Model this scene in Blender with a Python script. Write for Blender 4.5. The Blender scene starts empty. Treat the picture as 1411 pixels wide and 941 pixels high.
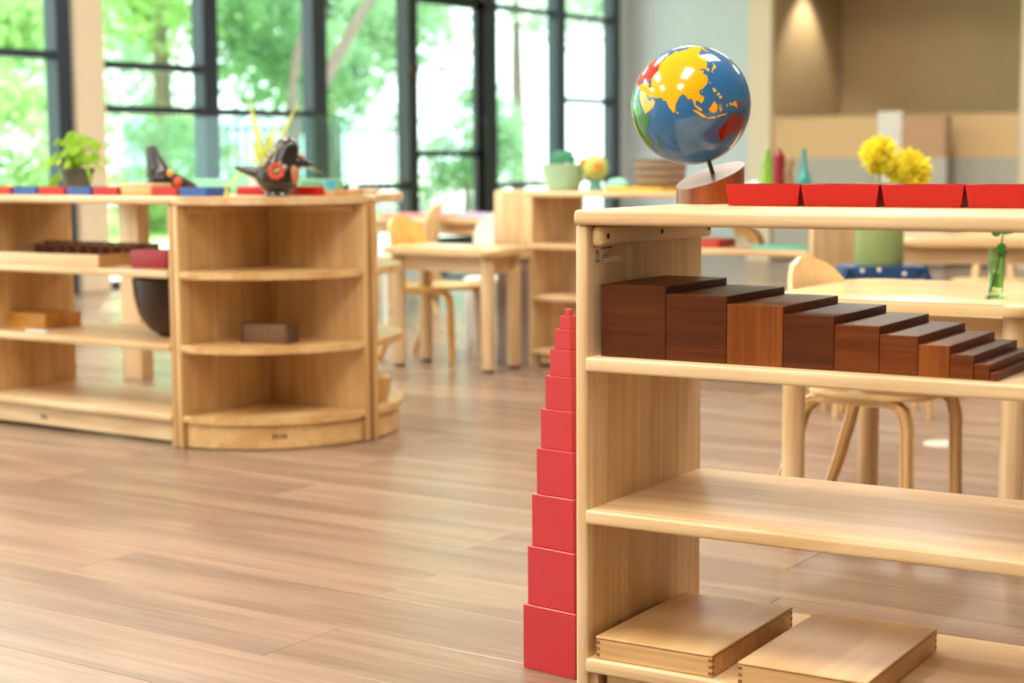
import bpy, bmesh, math, random
from mathutils import Vector, Matrix
C = bpy.context.collection
scn = bpy.context.scene
PI = math.pi
rnd = random.Random(7)

# ------------------------------------------------------------------ camera
CAM_H = 0.7723
head, pitch, roll = 0.5960221, 0.1083960, -0.0058915
cd = bpy.data.cameras.new('camera'); cam = bpy.data.objects.new('camera', cd); C.objects.link(cam)
fw = Vector((-math.sin(head)*math.cos(pitch), math.cos(head)*math.cos(pitch), -math.sin(pitch)))
rt = Vector((math.cos(head), math.sin(head), 0)); up = rt.cross(fw)
r2 = rt*math.cos(roll) + up*math.sin(roll); u2 = -rt*math.sin(roll) + up*math.cos(roll)
M = Matrix((( r2.x, u2.x, -fw.x, 0), (r2.y, u2.y, -fw.y, 0), (r2.z, u2.z, -fw.z, CAM_H), (0, 0, 0, 1)))
cam.matrix_world = M
cd.sensor_fit = 'HORIZONTAL'; cd.sensor_width = 36.0; cd.lens = 36.0*2295.34/1411.0
cd.clip_end = 200; cd.clip_start = 0.05
cd.dof.use_dof = True; cd.dof.focus_distance = 2.40; cd.dof.aperture_fstop = 4.2; cd.dof.aperture_blades = 0
scn.camera = cam

# ------------------------------------------------------------------ world, lights, exposure
scn.view_settings.view_transform = 'Standard'; scn.view_settings.look = 'None'
scn.view_settings.gamma = 1.0; scn.view_settings.exposure = 0.16; scn.view_settings.use_curve_mapping = False
w = bpy.data.worlds.new('sky'); scn.world = w; w.use_nodes = True
bg = w.node_tree.nodes['Background']; bg.inputs[0].default_value = (0.88, 0.95, 1.0, 1); bg.inputs[1].default_value = 4.2
sd = bpy.data.lights.new('sun', 'SUN'); sd.energy = 12.0; sd.angle = 0.02; sd.color = (1.0, 0.95, 0.86)
so = bpy.data.objects.new('sun', sd); C.objects.link(so); so.rotation_euler = (math.radians(-22), math.radians(-24), 0)

WX = -7.7          # inner plane of the window wall
CEIL = 3.1
LAMPS = [(-3.6, 1.0), (-3.6, 3.6), (-3.6, 6.4), (-3.6, 9.2), (-0.9, -1.2), (-0.9, 1.0), (-0.9, 3.6), (-0.9, 7.4), (-3.6, -1.2), (-6.0, 2.4), (-6.0, 5.4), (-6.0, -0.6)]
LAMP_W, LAMP_L, LAMP_E = 0.6, 1.2, 44.0

# ------------------------------------------------------------------ materials
def S(c):   # sRGB 0-255 to linear
    return tuple([((v/255)/12.92 if v/255 <= 0.04045 else (((v/255)+0.055)/1.055)**2.4) for v in c] + [1.0])
def mat(name, col, rough=0.5, metal=0.0, bump=0.0, bscale=60, var=0.0, coat=0.0, spec=0.5, emit=None, trans=0.0, alpha=1.0):
    m = bpy.data.materials.new(name); m.use_nodes = True; nt = m.node_tree; b = nt.nodes['Principled BSDF']
    b.inputs['Base Color'].default_value = S(col); b.inputs['Roughness'].default_value = rough
    b.inputs['Metallic'].default_value = metal; b.inputs['Coat Weight'].default_value = coat
    b.inputs['Specular IOR Level'].default_value = spec; b.inputs['Transmission Weight'].default_value = trans
    tc = nt.nodes.new('ShaderNodeTexCoord'); n = nt.nodes.new('ShaderNodeTexNoise'); n.inputs['Scale'].default_value = bscale
    n.inputs['Detail'].default_value = 4
    nt.links.new(tc.outputs['Object'], n.inputs['Vector'])
    if var > 0:
        mx = nt.nodes.new('ShaderNodeMix'); mx.data_type = 'RGBA'
        mx.inputs[6].default_value = S([max(0, v*(1-var)) for v in col]); mx.inputs[7].default_value = S([min(255, v*(1+var)) for v in col])
        nt.links.new(n.outputs['Fac'], mx.inputs[0]); nt.links.new(mx.outputs[2], b.inputs['Base Color'])
    if bump > 0:
        bp = nt.nodes.new('ShaderNodeBump'); bp.inputs['Strength'].default_value = bump; bp.inputs['Distance'].default_value = 0.002
        nt.links.new(n.outputs['Fac'], bp.inputs['Height']); nt.links.new(bp.outputs[0], b.inputs['Normal'])
    if emit:
        b.inputs['Emission Color'].default_value = S(col); b.inputs['Emission Strength'].default_value = emit
    return m
def wood(name, c_dark, c_light, axis='X', rough=0.35, scale=1.0, rings=0.5, coat=0.0, figure=1.0, bump=0.08, fine=1.0, vr=0.07, strips=0.0, spec=0.5):
    """long grain along one object axis: stretched noise, plus faint cathedral rings"""
    m = bpy.data.materials.new(name); m.use_nodes = True; nt = m.node_tree; N = nt.nodes.new; L = nt.links.new
    b = nt.nodes['Principled BSDF']; b.inputs['Roughness'].default_value = rough; b.inputs['Coat Weight'].default_value = coat
    b.inputs['Coat Roughness'].default_value = 0.12; b.inputs['Specular IOR Level'].default_value = spec
    tc = N('ShaderNodeTexCoord'); oi = N('ShaderNodeObjectInfo'); at = N('ShaderNodeAttribute'); at.attribute_name = 'rnd'
    ad = N('ShaderNodeMath'); ad.operation = 'ADD'; L(oi.outputs['Random'], ad.inputs[0]); L(at.outputs['Fac'], ad.inputs[1])
    ml = N('ShaderNodeMath'); ml.operation = 'MULTIPLY'; ml.inputs[1].default_value = 37.0; L(ad.outputs[0], ml.inputs[0])
    va = N('ShaderNodeVectorMath'); va.operation = 'ADD'; L(tc.outputs['Object'], va.inputs[0]); L(ml.outputs[0], va.inputs[1])
    def mp(s_long, s_cross):
        k = N('ShaderNodeMapping'); sc = [s_cross*scale]*3; sc['XYZ'.index(axis)] = s_long*scale
        k.inputs['Scale'].default_value = sc; L(va.outputs[0], k.inputs['Vector']); return k
    n1 = N('ShaderNodeTexNoise'); n1.inputs['Scale'].default_value = 1; n1.inputs['Detail'].default_value = 6; n1.inputs['Roughness'].default_value = 0.65
    L(mp(3.0*fine, 130.0*fine).outputs[0], n1.inputs['Vector'])
    n2 = N('ShaderNodeTexNoise'); n2.inputs['Scale'].default_value = 1; n2.inputs['Detail'].default_value = 2
    L(mp(1.3, 9.0).outputs[0], n2.inputs['Vector'])
    wv = N('ShaderNodeMath'); wv.operation = 'MULTIPLY'; wv.inputs[1].default_value = 26.0; L(n2.outputs['Fac'], wv.inputs[0])
    sn = N('ShaderNodeMath'); sn.operation = 'SINE'; L(wv.outputs[0], sn.inputs[0])
    pw = N('ShaderNodeMapRange'); pw.inputs[1].default_value = -1; pw.inputs[2].default_value = 1; pw.inputs[3].default_value = 0; pw.inputs[4].default_value = rings; L(sn.outputs[0], pw.inputs[0])
    ctr = N('ShaderNodeMapRange'); ctr.inputs[1].default_value = 0.30; ctr.inputs[2].default_value = 0.72; L(n1.outputs['Fac'], ctr.inputs[0])
    a2 = N('ShaderNodeMath'); a2.operation = 'MULTIPLY_ADD'; a2.inputs[1].default_value = 0.75*figure; L(ctr.outputs[0], a2.inputs[0]); L(pw.outputs[0], a2.inputs[2])
    n3 = N('ShaderNodeMath'); n3.operation = 'MULTIPLY_ADD'; n3.inputs[1].default_value = 0.5; L(n2.outputs['Fac'], n3.inputs[0]); L(a2.outputs[0], n3.inputs[2])
    cr = N('ShaderNodeValToRGB'); cr.color_ramp.elements[0].position = 0.25; cr.color_ramp.elements[1].position = 0.95
    cr.color_ramp.elements[0].color = S(c_light); cr.color_ramp.elements[1].color = S(c_dark)
    L(n3.outputs[0], cr.inputs[0])
    if strips > 0:      # glued-up staves: a slightly different tone per strip across the board
        mp2 = N('ShaderNodeSeparateXYZ'); L(va.outputs[0], mp2.inputs[0]); fl = N('ShaderNodeMath'); fl.operation = 'MULTIPLY'; fl.inputs[1].default_value = 14.0
        L(mp2.outputs[1 if axis != 'Y' else 0], fl.inputs[0]); f2 = N('ShaderNodeMath'); f2.operation = 'FLOOR'; L(fl.outputs[0], f2.inputs[0])
        wn = N('ShaderNodeTexWhiteNoise'); wn.noise_dimensions = '1D'; L(f2.outputs[0], wn.inputs['W'])
        sa = N('ShaderNodeMath'); sa.operation = 'MULTIPLY_ADD'; sa.inputs[1].default_value = strips; L(wn.outputs['Value'], sa.inputs[0]); L(n3.outputs[0], sa.inputs[2]); L(sa.outputs[0], cr.inputs[0])
    hv = N('ShaderNodeHueSaturation'); mr = N('ShaderNodeMapRange'); mr.inputs[3].default_value = 1-vr; mr.inputs[4].default_value = 1+vr*.7
    fr = N('ShaderNodeMath'); fr.operation = 'FRACT'; L(ad.outputs[0], fr.inputs[0]); L(fr.outputs[0], mr.inputs[0]); L(mr.outputs[0], hv.inputs['Value'])
    L(cr.outputs[0], hv.inputs['Color']); L(hv.outputs[0], b.inputs['Base Color'])
    bp = N('ShaderNodeBump'); bp.inputs['Strength'].default_value = bump; bp.inputs['Distance'].default_value = 0.0008
    L(n1.outputs['Fac'], bp.inputs['Height']); L(bp.outputs[0], b.inputs['Normal'])
    return m
def glassy(name, tint, refl=0.08, rough=0.02):
    """thin clear pane: mostly transparent, a little mirror"""
    m = bpy.data.materials.new(name); m.use_nodes = True; nt = m.node_tree; N = nt.nodes.new; L = nt.links.new
    t = N('ShaderNodeBsdfTransparent'); t.inputs[0].default_value = S(tint); g = N('ShaderNodeBsdfGlossy'); g.inputs['Roughness'].default_value = rough
    f = N('ShaderNodeLayerWeight'); f.inputs[0].default_value = 0.5; mx = N('ShaderNodeMixShader')
    p = N('ShaderNodeMath'); p.operation = 'POWER'; p.inputs[1].default_value = 5.0; L(f.outputs['Facing'], p.inputs[0])
    q = N('ShaderNodeMath'); q.operation = 'MULTIPLY_ADD'; q.inputs[1].default_value = 0.8; q.inputs[2].default_value = refl*0.4; L(p.outputs[0], q.inputs[0])
    L(q.outputs[0], mx.inputs[0]); L(t.outputs[0], mx.inputs[1]); L(g.outputs[0], mx.inputs[2])
    L(mx.outputs[0], nt.nodes['Material Output'].inputs[0]); return m
def leafy(name, c1, c2, trans=0.5):
    m = bpy.data.materials.new(name); m.use_nodes = True; nt = m.node_tree; N = nt.nodes.new; L = nt.links.new
    tc = N('ShaderNodeTexCoord'); n = N('ShaderNodeTexNoise'); n.inputs['Scale'].default_value = 3.0; L(tc.outputs['Object'], n.inputs['Vector'])
    cr = N('ShaderNodeValToRGB'); cr.color_ramp.elements[0].position = 0.35; cr.color_ramp.elements[1].position = 0.65
    cr.color_ramp.elements[0].color = S(c1); cr.color_ramp.elements[1].color = S(c2); L(n.outputs['Fac'], cr.inputs[0])
    d = N('ShaderNodeBsdfDiffuse'); t = N('ShaderNodeBsdfTranslucent'); mx = N('ShaderNodeMixShader'); mx.inputs[0].default_value = trans
    L(cr.outputs[0], d.inputs[0]); L(cr.outputs[0], t.inputs[0]); L(d.outputs[0], mx.inputs[1]); L(t.outputs[0], mx.inputs[2])
    L(mx.outputs[0], nt.nodes['Material Output'].inputs[0]); return m

MAPLE_D, MAPLE_L = (206, 168, 122), (238, 212, 172)
maple = {a: wood('maple_'+a, MAPLE_D, MAPLE_L, a, 0.37, rings=0.30, strips=0.22, figure=0.65) for a in 'XYZ'}
honey = {a: wood('honey_maple_'+a, (200, 156, 100), (232, 198, 144), a, 0.33, rings=0.3, strips=0.25, figure=0.7) for a in 'XYZ'}
chair_wood = wood('chair_ply', (222, 180, 122), (240, 208, 156), 'Z', 0.3, rings=0.15, figure=0.6)
yellow_wood = wood('yellow_chair_ply', (225, 170, 85), (243, 198, 118), 'Z', 0.3, rings=0.15, figure=0.6)
table_wood = wood('table_top_birch', (222, 184, 128), (243, 214, 166), 'X', 0.22, rings=0.2, figure=0.6, coat=0.3)
box_wood = wood('beech_box', (192, 146, 96), (220, 180, 128), 'X', 0.4, rings=0.2)
lid_wood = wood('plywood_lid', (206, 164, 108), (228, 190, 134), 'Y', 0.36, rings=0.35, figure=0.5, vr=0.02)
joint_wood = wood('finger_joint_endgrain', (140, 92, 48), (170, 116, 66), 'Z', 0.5)
brown_a = wood('brown_stained_wood', (72, 30, 8), (98, 46, 14), 'X', 0.36, rings=0.15, coat=0.0, spec=0.25)
brown_b = wood('lighter_brown_stained_wood', (118, 60, 18), (152, 86, 34), 'Z', 0.36, rings=0.3, coat=0.0, spec=0.25)
brown_c = wood('mid_brown_stained_wood', (92, 42, 12), (122, 62, 22), 'X', 0.36, rings=0.2, coat=0.0, spec=0.25)
pink = mat('pink_lacquer', (188, 42, 52), 0.28, var=0.02, bscale=8, coat=0.2)
red = mat('red_lacquer', (178, 0, 2), 0.35, coat=0.0, var=0.02, bscale=10)
blue_p = mat('blue_paint', (30, 84, 160), 0.35, var=0.04, bscale=12)
globe_blue = mat('globe_ocean_blue', (30, 100, 158), 0.12, coat=0.6, var=0.02, bscale=20)
cont_yellow = mat('globe_yellow', (240, 172, 8), 0.14, coat=0.5)
cont_red = mat('globe_red', (205, 26, 24), 0.14, coat=0.5)
cont_green = mat('globe_green', (30, 118, 34), 0.14, coat=0.5)
cont_brown = mat('globe_rust', (134, 32, 12), 0.14, coat=0.5)
base_side = wood('globe_base_cherry', (132, 58, 22), (176, 92, 42), 'Z', 0.3, rings=0.3, coat=0.2)
base_top = wood('globe_base_top', (150, 118, 104), (186, 156, 142), 'X', 0.35, rings=0.2)
pin_m = mat('dark_wood_pin', (74, 42, 26), 0.4, var=0.1)
frame_dark = mat('dark_grey_window_frame', (44, 52, 66), 0.35, bump=0.05)
frame_black = mat('black_door_frame', (22, 20, 20), 0.35, bump=0.05)
wall_grey = mat('pale_grey_wall_paint', (200, 204, 212), 0.7, bump=0.05, var=0.02, bscale=4)
wall_beige = mat('beige_wall_paint', (214, 198, 172), 0.7, bump=0.05, var=0.02, bscale=4)
wall_tan = mat('tan_wall_paint', (184, 160, 122), 0.75, bump=0.05, var=0.03, bscale=3)
ceil_m = mat('white_ceiling', (238, 236, 230), 0.8, bump=0.05)
part_tan = mat('tan_partition_fabric', (205, 170, 125), 0.85, bump=0.3, bscale=300, var=0.05)
part_grey = mat('grey_partition_fabric', (168, 164, 152), 0.85, bump=0.3, bscale=300, var=0.05)
white_m = mat('white_laminate', (232, 230, 226), 0.4, var=0.02)
black_m = mat('black_rubber', (16, 15, 15), 0.7, bump=0.4, bscale=200)
print_m = mat('dark_print', (78, 56, 44), 0.5, var=0.1)
label_m = mat('worn_paper_label', (240, 228, 204), 0.45, var=0.08, bscale=90)
screw_m = mat('dark_screw', (42, 26, 16), 0.4, metal=0.6)
lamp_m = mat('lamp_diffuser', (255, 250, 240), 0.5, emit=6.0)

# ------------------------------------------------------------------ mesh helpers
class B:
    """collects shapes in one bmesh; link() makes it ONE object"""
    def __init__(s): s.bm = bmesh.new()
    def box(s, x0, x1, y0, y1, z0, z1, bev=0.0, seg=2, mi=0):
        r = bmesh.ops.create_cube(s.bm, size=1.0); vs = r['verts']
        for v in vs:
            v.co = Vector((x0+(v.co.x+.5)*(x1-x0), y0+(v.co.y+.5)*(y1-y0), z0+(v.co.z+.5)*(z1-z0)))
        if bev > 0:
            es = list({e for v in vs for e in v.link_edges})
            bmesh.ops.bevel(s.bm, geom=es, offset=bev, segments=seg, affect='EDGES', profile=0.5)
        return s
    def prism(s, pts, z0, z1, bev=0.0, seg=2, rim_only=True):
        a = [s.bm.verts.new((p[0], p[1], z0)) for p in pts]; b = [s.bm.verts.new((p[0], p[1], z1)) for p in pts]; n = len(pts)
        s.bm.faces.new(a[::-1]); s.bm.faces.new(b)
        for i in range(n): s.bm.faces.new((a[i], a[(i+1) % n], b[(i+1) % n], b[i]))
        if bev > 0:
            es = [s.bm.edges.get((L[i], L[(i+1) % n])) for L in (a, b) for i in range(n)]
            bmesh.ops.bevel(s.bm, geom=es, offset=bev, segments=seg, affect='EDGES', profile=0.5)
        return s
    def lathe(s, prof, n=24, c=(0, 0, 0), axis=None):
        rings = []
        for r, z in prof:
            if r < 1e-6: rings.append([s.bm.verts.new((c[0], c[1], c[2]+z))])
            else: rings.append([s.bm.verts.new((c[0]+r*math.cos(2*PI*k/n), c[1]+r*math.sin(2*PI*k/n), c[2]+z)) for k in range(n)])
        for A, D in zip(rings, rings[1:]):
            for k in range(n):
                k2 = (k+1) % n
                if len(A) == 1 and len(D) == 1: continue
                if len(A) == 1: s.bm.faces.new((A[0], D[k2], D[k]))
                elif len(D) == 1: s.bm.faces.new((A[k], A[k2], D[0]))
                else: s.bm.faces.new((A[k], A[k2], D[k2], D[k]))
        return s
    def tube(s, pts, rad, n=10, sx=1.0, side=None):
        """round (or flattened) bar along pts; rad a number or list; side = fixed side axis for flat bars"""
        pts = [Vector(p) for p in pts]; rings = []
        for i, p in enumerate(pts):
            t = (pts[min(i+1, len(pts)-1)]-pts[max(i-1, 0)]).normalized()
            if side is not None: a = Vector(side); a = (a - t*a.dot(t)).normalized()
            else:
                ref = Vector((0, 0, 1)) if abs(t.z) < 0.9 else Vector((1, 0, 0)); a = t.cross(ref).normalized()
            b = t.cross(a).normalized(); r = rad[i] if isinstance(rad, (list, tuple)) else rad
            rings.append([s.bm.verts.new(p + a*(math.cos(2*PI*k/n)*r*sx) + b*(math.sin(2*PI*k/n)*r)) for k in range(n)])
        for A, D in zip(rings, rings[1:]):
            for k in range(n): s.bm.faces.new((A[k], A[(k+1) % n], D[(k+1) % n], D[k]))
        s.bm.faces.new(rings[0][::-1]); s.bm.faces.new(rings[-1]); return s
    def strip(s, pts, wdt, th, side):
        """laminated bent strip: rectangular section, width along 'side'"""
        pts = [Vector(p) for p in pts]; side = Vector(side).normalized(); rings = []
        for i, p in enumerate(pts):
            t = (pts[min(i+1, len(pts)-1)]-pts[max(i-1, 0)]).normalized(); a = (side - t*side.dot(t)).normalized(); b = t.cross(a).normalized()
            ww = wdt[i] if isinstance(wdt, (list, tuple)) else wdt
            rr = 0.25*th; sec = []
            for (ax, bx) in ((1, 1), (-1, 1), (-1, -1), (1, -1)):
                sec.append(a*(ax*(ww/2-rr)) + b*(bx*th/2)) if ax*bx > 0 else sec.append(a*(ax*ww/2) + b*(bx*(th/2-rr)))
                sec.append(a*(ax*ww/2) + b*(bx*(th/2-rr))) if ax*bx > 0 else sec.append(a*(ax*(ww/2-rr)) + b*(bx*th/2))
            rings.append([s.bm.verts.new(p+q) for q in sec])
        n = 8
        for A, D in zip(rings, rings[1:]):
            for k in range(n): s.bm.faces.new((A[k], A[(k+1) % n], D[(k+1) % n], D[k]))
        s.bm.faces.new(rings[0][::-1]); s.bm.faces.new(rings[-1]); return s
    def ball(s, c, r, sub=2, sc=(1, 1, 1)):
        q = bmesh.ops.create_icosphere(s.bm, subdivisions=sub, radius=1.0)
        for v in q['verts']: v.co = Vector((c[0]+v.co.x*r*sc[0], c[1]+v.co.y*r*sc[1], c[2]+v.co.z*r*sc[2]))
        return s
    def quadf(s, *p): s.bm.faces.new([s.bm.verts.new(q) for q in p]); return s
    def mesh(s, name, m, smooth=35):
        bmesh.ops.recalc_face_normals(s.bm, faces=s.bm.faces[:])
        me = bpy.data.meshes.new(name); s.bm.to_mesh(me); s.bm.free(); me.materials.append(m)
        if smooth:
            me.polygons.foreach_set('use_smooth', [True]*len(me.polygons)); me.set_sharp_from_angle(angle=math.radians(smooth))
        return me
def obj(name, me, parent=None, label=None, kind=None):
    o = bpy.data.objects.new(name, me); C.objects.link(o)
    if parent: o.parent = parent
    if label: o['label'] = label
    if kind: o['kind'] = kind
    return o
def part(name, b, m, parent=None, label=None, kind=None, smooth=35): return obj(name, b.mesh(name, m, smooth), parent, label, kind)
def thing(name, label, cat, loc=(0, 0, 0), yaw=0.0, group=None):
    o = bpy.data.objects.new(name, None); C.objects.link(o); o.location = loc; o.rotation_euler = (0, 0, yaw); o.empty_display_size = 0.05
    o['label'] = label; o['category'] = cat
    if group: o['group'] = group
    return o
def solo(name, b, m, label, cat, loc=(0, 0, 0), yaw=0.0, group=None, smooth=35):
    o = part(name, b, m, smooth=smooth); o.location = loc; o.rotation_euler = (0, 0, yaw); o['label'] = label; o['category'] = cat
    if group: o['group'] = group
    return o
def struct(name, b, m, smooth=0): return part(name, b, m, kind='structure', smooth=smooth)
def dup(root, loc, yaw, label, name=None):
    r = root.copy(); C.objects.link(r); r.location = loc; r.rotation_euler = (0, 0, yaw); r['label'] = label
    for ch in list(root.children):
        c = ch.copy(); C.objects.link(c); c.parent = r
        for g in list(ch.children): d = g.copy(); C.objects.link(d); d.parent = c
    return r
def arc(cx, cy, r, a0, a1, n): return [(cx+r*math.cos(math.radians(a0+(a1-a0)*i/n)), cy+r*math.sin(math.radians(a0+(a1-a0)*i/n))) for i in range(n+1)]
def rrect(x0, x1, y0, y1, r, n=6):
    return (arc(x1-r, y0+r, r, -90, 0, n) + arc(x1-r, y1-r, r, 0, 90, n) + arc(x0+r, y1-r, r, 90, 180, n) + arc(x0+r, y0+r, r, 180, 270, n))
YAW = math.radians(2.5)            # the near shelf stands 2.5 degrees off the room
def near(x, y, z=0.0): return (x*math.cos(YAW)-y*math.sin(YAW), x*math.sin(YAW)+y*math.cos(YAW), z)

# ------------------------------------------------------------------ room shell
RX1, RY0, RY1 = 4.2, -4.0, 14.6
flr = struct('floor', B().box(WX-0.1, RX1, RY0, RY1, -0.08, -0.006), mat('floor_underlay', (110, 84, 66), 0.6, var=0.05))
floor_mat = wood('oak_laminate_floor', (112, 90, 76), (162, 134, 114), 'X', 0.27, scale=0.5, rings=0.26, figure=0.55, bump=0.04, fine=2.0, vr=0.035)
# plank field: 0.19 wide, 1.3 long; the nearest in view are parts, the rest one piece of stuff
PW, PL = 0.19, 1.3
pb = B(); pb.box(0, PL-0.0012, 0, PW-0.0012, -0.006, 0, bev=0.0009, seg=1)
plank_me = pb.mesh('plank', floor_mat, 0)
cand = []
row = 0; y = RY0
while y < RY1:
    x = WX - 1.3 + (row*0.47 % 1.0)*PL
    while x < RX1:
        cx, cy = x+PL/2, y+PW/2; v = Vector((cx, cy, -CAM_H)); dd = v.dot(fw)
        off = abs(v.dot(rt)/dd) if dd > 0.3 else 9
        inview = dd > 1.6 and off < 0.33+0.65/max(dd, .1) and cx > WX
        cand.append((0 if inview else 1, dd if inview else 0, x, y)); x += PL
    y += PW; row += 1
cand.sort()
near_planks = [c for c in cand if c[0] == 0][:280]; rest = [c for c in cand if c not in near_planks]
for i, (_, _, x, y) in enumerate(near_planks):
    o = bpy.data.objects.new('plank', plank_me); C.objects.link(o); o.parent = flr; o.location = (x, y, 0)
vs, fs, rv = [], [], []
for (_, _, x, y) in rest:
    x0, x1 = max(x, WX), min(x+PL-0.0012, RX1); y1 = min(y+PW-0.0012, RY1)
    if x1 <= x0 or y1 <= y: continue
    k = len(vs); vs += [(x0, y, -.003), (x1, y, -.003), (x1, y1, -.003), (x0, y1, -.003), (x0+.001, y+.001, 0), (x1-.001, y+.001, 0), (x1-.001, y1-.001, 0), (x0+.001, y1-.001, 0)]
    fs += [(k+4, k+5, k+6, k+7), (k, k+1, k+5, k+4), (k+1, k+2, k+6, k+5), (k+2, k+3, k+7, k+6), (k+3, k, k+4, k+7)]; rv += [rnd.random()]*5
me = bpy.data.meshes.new('plank_field'); me.from_pydata(vs, [], fs); me.materials.append(floor_mat)
at = me.attributes.new('rnd', 'FLOAT', 'FACE'); at.data.foreach_set('value', rv)
obj('plank_field', me, flr, kind='stuff')

struct('ceiling', B().box(WX-0.2, RX1, RY0, RY1, CEIL, CEIL+0.1), ceil_m)
struct('wall_right', B().box(RX1, RX1+0.1, RY0, RY1, 0, CEIL), wall_beige)
struct('wall_front', B().box(WX, RX1, RY0-0.1, RY0, 0, CEIL), wall_beige)
struct('wall_back', B().box(WX-0.2, RX1, 13.25, 13.4, 0, CEIL), wall_grey)
# alcove with tan walls: return wall with beige end, tan back wall, beige pier at its right
aw = struct('wall_alcove', B().box(-5.50, -5.485, 11.62, 12.95, 0, CEIL), wall_tan)
struct('wall_return', B().box(-5.69, -5.50, 11.6, 13.25, 0, CEIL), wall_beige)
struct('wall_alcove_back', B().box(-5.5, -0.5, 12.9, 13.0, 0, CEIL), wall_tan)
struct('wall_pier', B().box(-3.61, -3.25, 11.6, 12.9, 0, CEIL), wall_beige)
struct('trim_soffit', B().box(-5.5, -3.61, 11.6, 12.95, 2.25, CEIL), mat('soffit_brown', (140, 118, 88), 0.8, var=0.02))
struct('baseboard_back', B().box(WX, -5.69, 13.23, 13.25, 0, 0.1), wall_beige)

# ------------------------------------------------------------------ window wall along X = WX
glass_m = glassy('window_glass', (240, 250, 246))
# mullion spans in Y (from, to); the third entry marks the beige column
MULL = [(-3.9, -3.8, 0), (-2.75, -2.65, 0), (-1.6, -1.5, 0), (-0.45, -0.35, 0), (-0.35, -0.1, 1), (0.75, 0.85, 0), (1.95, 2.05, 0), (3.1, 3.2, 0), (3.2, 3.42, 1), (4.35, 4.45, 0), (5.45, 5.55, 0),
        (6.64, 6.75, 0), (6.775, 6.985, 1), (7.84, 7.975, 0), (8.905, 9.055, 0), (9.985, 10.12, 2), (10.93, 11.15, 2), (12.05, 12.19, 0), (12.97, 13.10, 0)]
# pane bays between mullions with their transom heights
BAYS = [(6.985, 7.84, (1.362, 1.096)), (7.975, 8.905, (1.096,)), (9.055, 9.985, (0.585,)), (11.15, 12.05, (0.573, 2.0)), (12.19, 12.97, (0.60, 1.285, 2.0)),
        (5.55, 6.64, (1.397,)), (4.45, 5.45, (1.397,)), (3.42, 4.35, (1.1,)), (2.05, 3.1, (1.397,)), (0.85, 1.95, (1.1,)), (-0.1, 0.75, (1.397,)), (-1.5, -0.45, (1.1,)), (-2.65, -1.6, (1.397,)), (-3.8, -2.75, (1.1,))]
struct('wall_left_head', B().box(WX-0.12, WX, RY0, RY1, 2.85, CEIL), wall_beige)
struct('wall_left_end', B().box(WX-0.12, WX, 13.10, RY1, 0, 2.85), wall_grey)
for i, (a, b_, k) in enumerate(MULL):
    if k == 0: struct('trim_%d' % (i+1), B().box(WX-0.10, WX+0.01, a, b_, 0, 2.85, bev=0.004, seg=1), frame_dark)
    if k == 1: struct('trim_%d' % (i+1), B().box(WX-0.16, WX+0.03, a, b_, 0, 2.85, bev=0.004, seg=1), wall_beige)
for i, (a, b_, tr) in enumerate(BAYS):
    root = obj('window_%d' % (i+1), None, kind='structure'); root.location = (WX, (a+b_)/2, 0); h = (b_-a)/2
    part('head_rail', B().box(-0.10, 0.0, -h, h, 2.78, 2.85), frame_dark, root)
    part('sill_rail', B().box(-0.10, 0.0, -h, h, 0.0, 0.05), frame_dark, root)
    zs = [0.05] + sorted(tr) + [2.78]
    for t in tr: part('transom', B().box(-0.085, -0.01, -h, h, t-0.024, t+0.024, bev=0.003, seg=1), frame_dark, root)
    for z0, z1 in zip(zs, zs[1:]):
        part('pane', B().box(-0.05, -0.044, -h, h, z0+(0.024 if z0 > .06 else 0), z1-(0.024 if z1 < 2.7 else 0)), glass_m, root, smooth=0)
# glass door between px 563 and 685
dr = obj('door_1', None, kind='structure'); dr.location = (WX, 10.52, 0)
part('door_frame', B().box(-0.11, 0.01, -0.535, -0.42, 0, 2.85).box(-0.11, 0.01, 0.46, 0.63, 0, 2.85).box(-0.11, 0.01, -0.42, 0.46, 2.02, 2.10), frame_black, dr)
leaf = part('door_leaf', B().box(-0.08, -0.03, -0.42, -0.385, 0.02, 2.02).box(-0.08, -0.03, 0.405, 0.46, 0.02, 2.02).box(-0.08, -0.03, -0.42, 0.46, 1.96, 2.02).box(-0.08, -0.03, -0.42, 0.46, 0.02, 0.18).box(-0.08, -0.03, -0.42, 0.46, 0.80, 0.85), frame_black, dr)
part('door_closer', B().box(-0.03, 0.03, -0.52, -0.44, 1.41, 1.49, bev=0.01).tube([(0.0, -0.47, 1.45), (0.05, -0.47, 1.45)], 0.022), mat('bronze_hinge', (92, 58, 42), 0.35, metal=0.5), leaf)
part('push_bar', B().tube([(0.0, 0.43, 0.85), (0.05, 0.43, 0.85), (0.05, 0.43, 1.1), (0.0, 0.43, 1.1)], 0.012), frame_black, leaf)
part('pane', B().box(-0.058, -0.052, -0.385, 0.405, 0.18, 0.80).box(-0.058, -0.052, -0.385, 0.405, 0.85, 1.96), glass_m, dr, smooth=0)
part('pane', B().box(-0.058, -0.052, -0.42, 0.46, 2.10, 2.85), glass_m, dr, smooth=0)

# light portals in the window openings (sampling only)
pl = bpy.data.lights.new('window_portal', 'AREA'); pl.shape = 'RECTANGLE'; pl.size = 2.8; pl.size_y = 17.0; pl.cycles.is_portal = True
po = bpy.data.objects.new('window_portal', pl); C.objects.link(po); po.location = (WX-0.15, 4.6, 1.4); po.rotation_euler = (0, math.radians(-90), 0)

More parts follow.
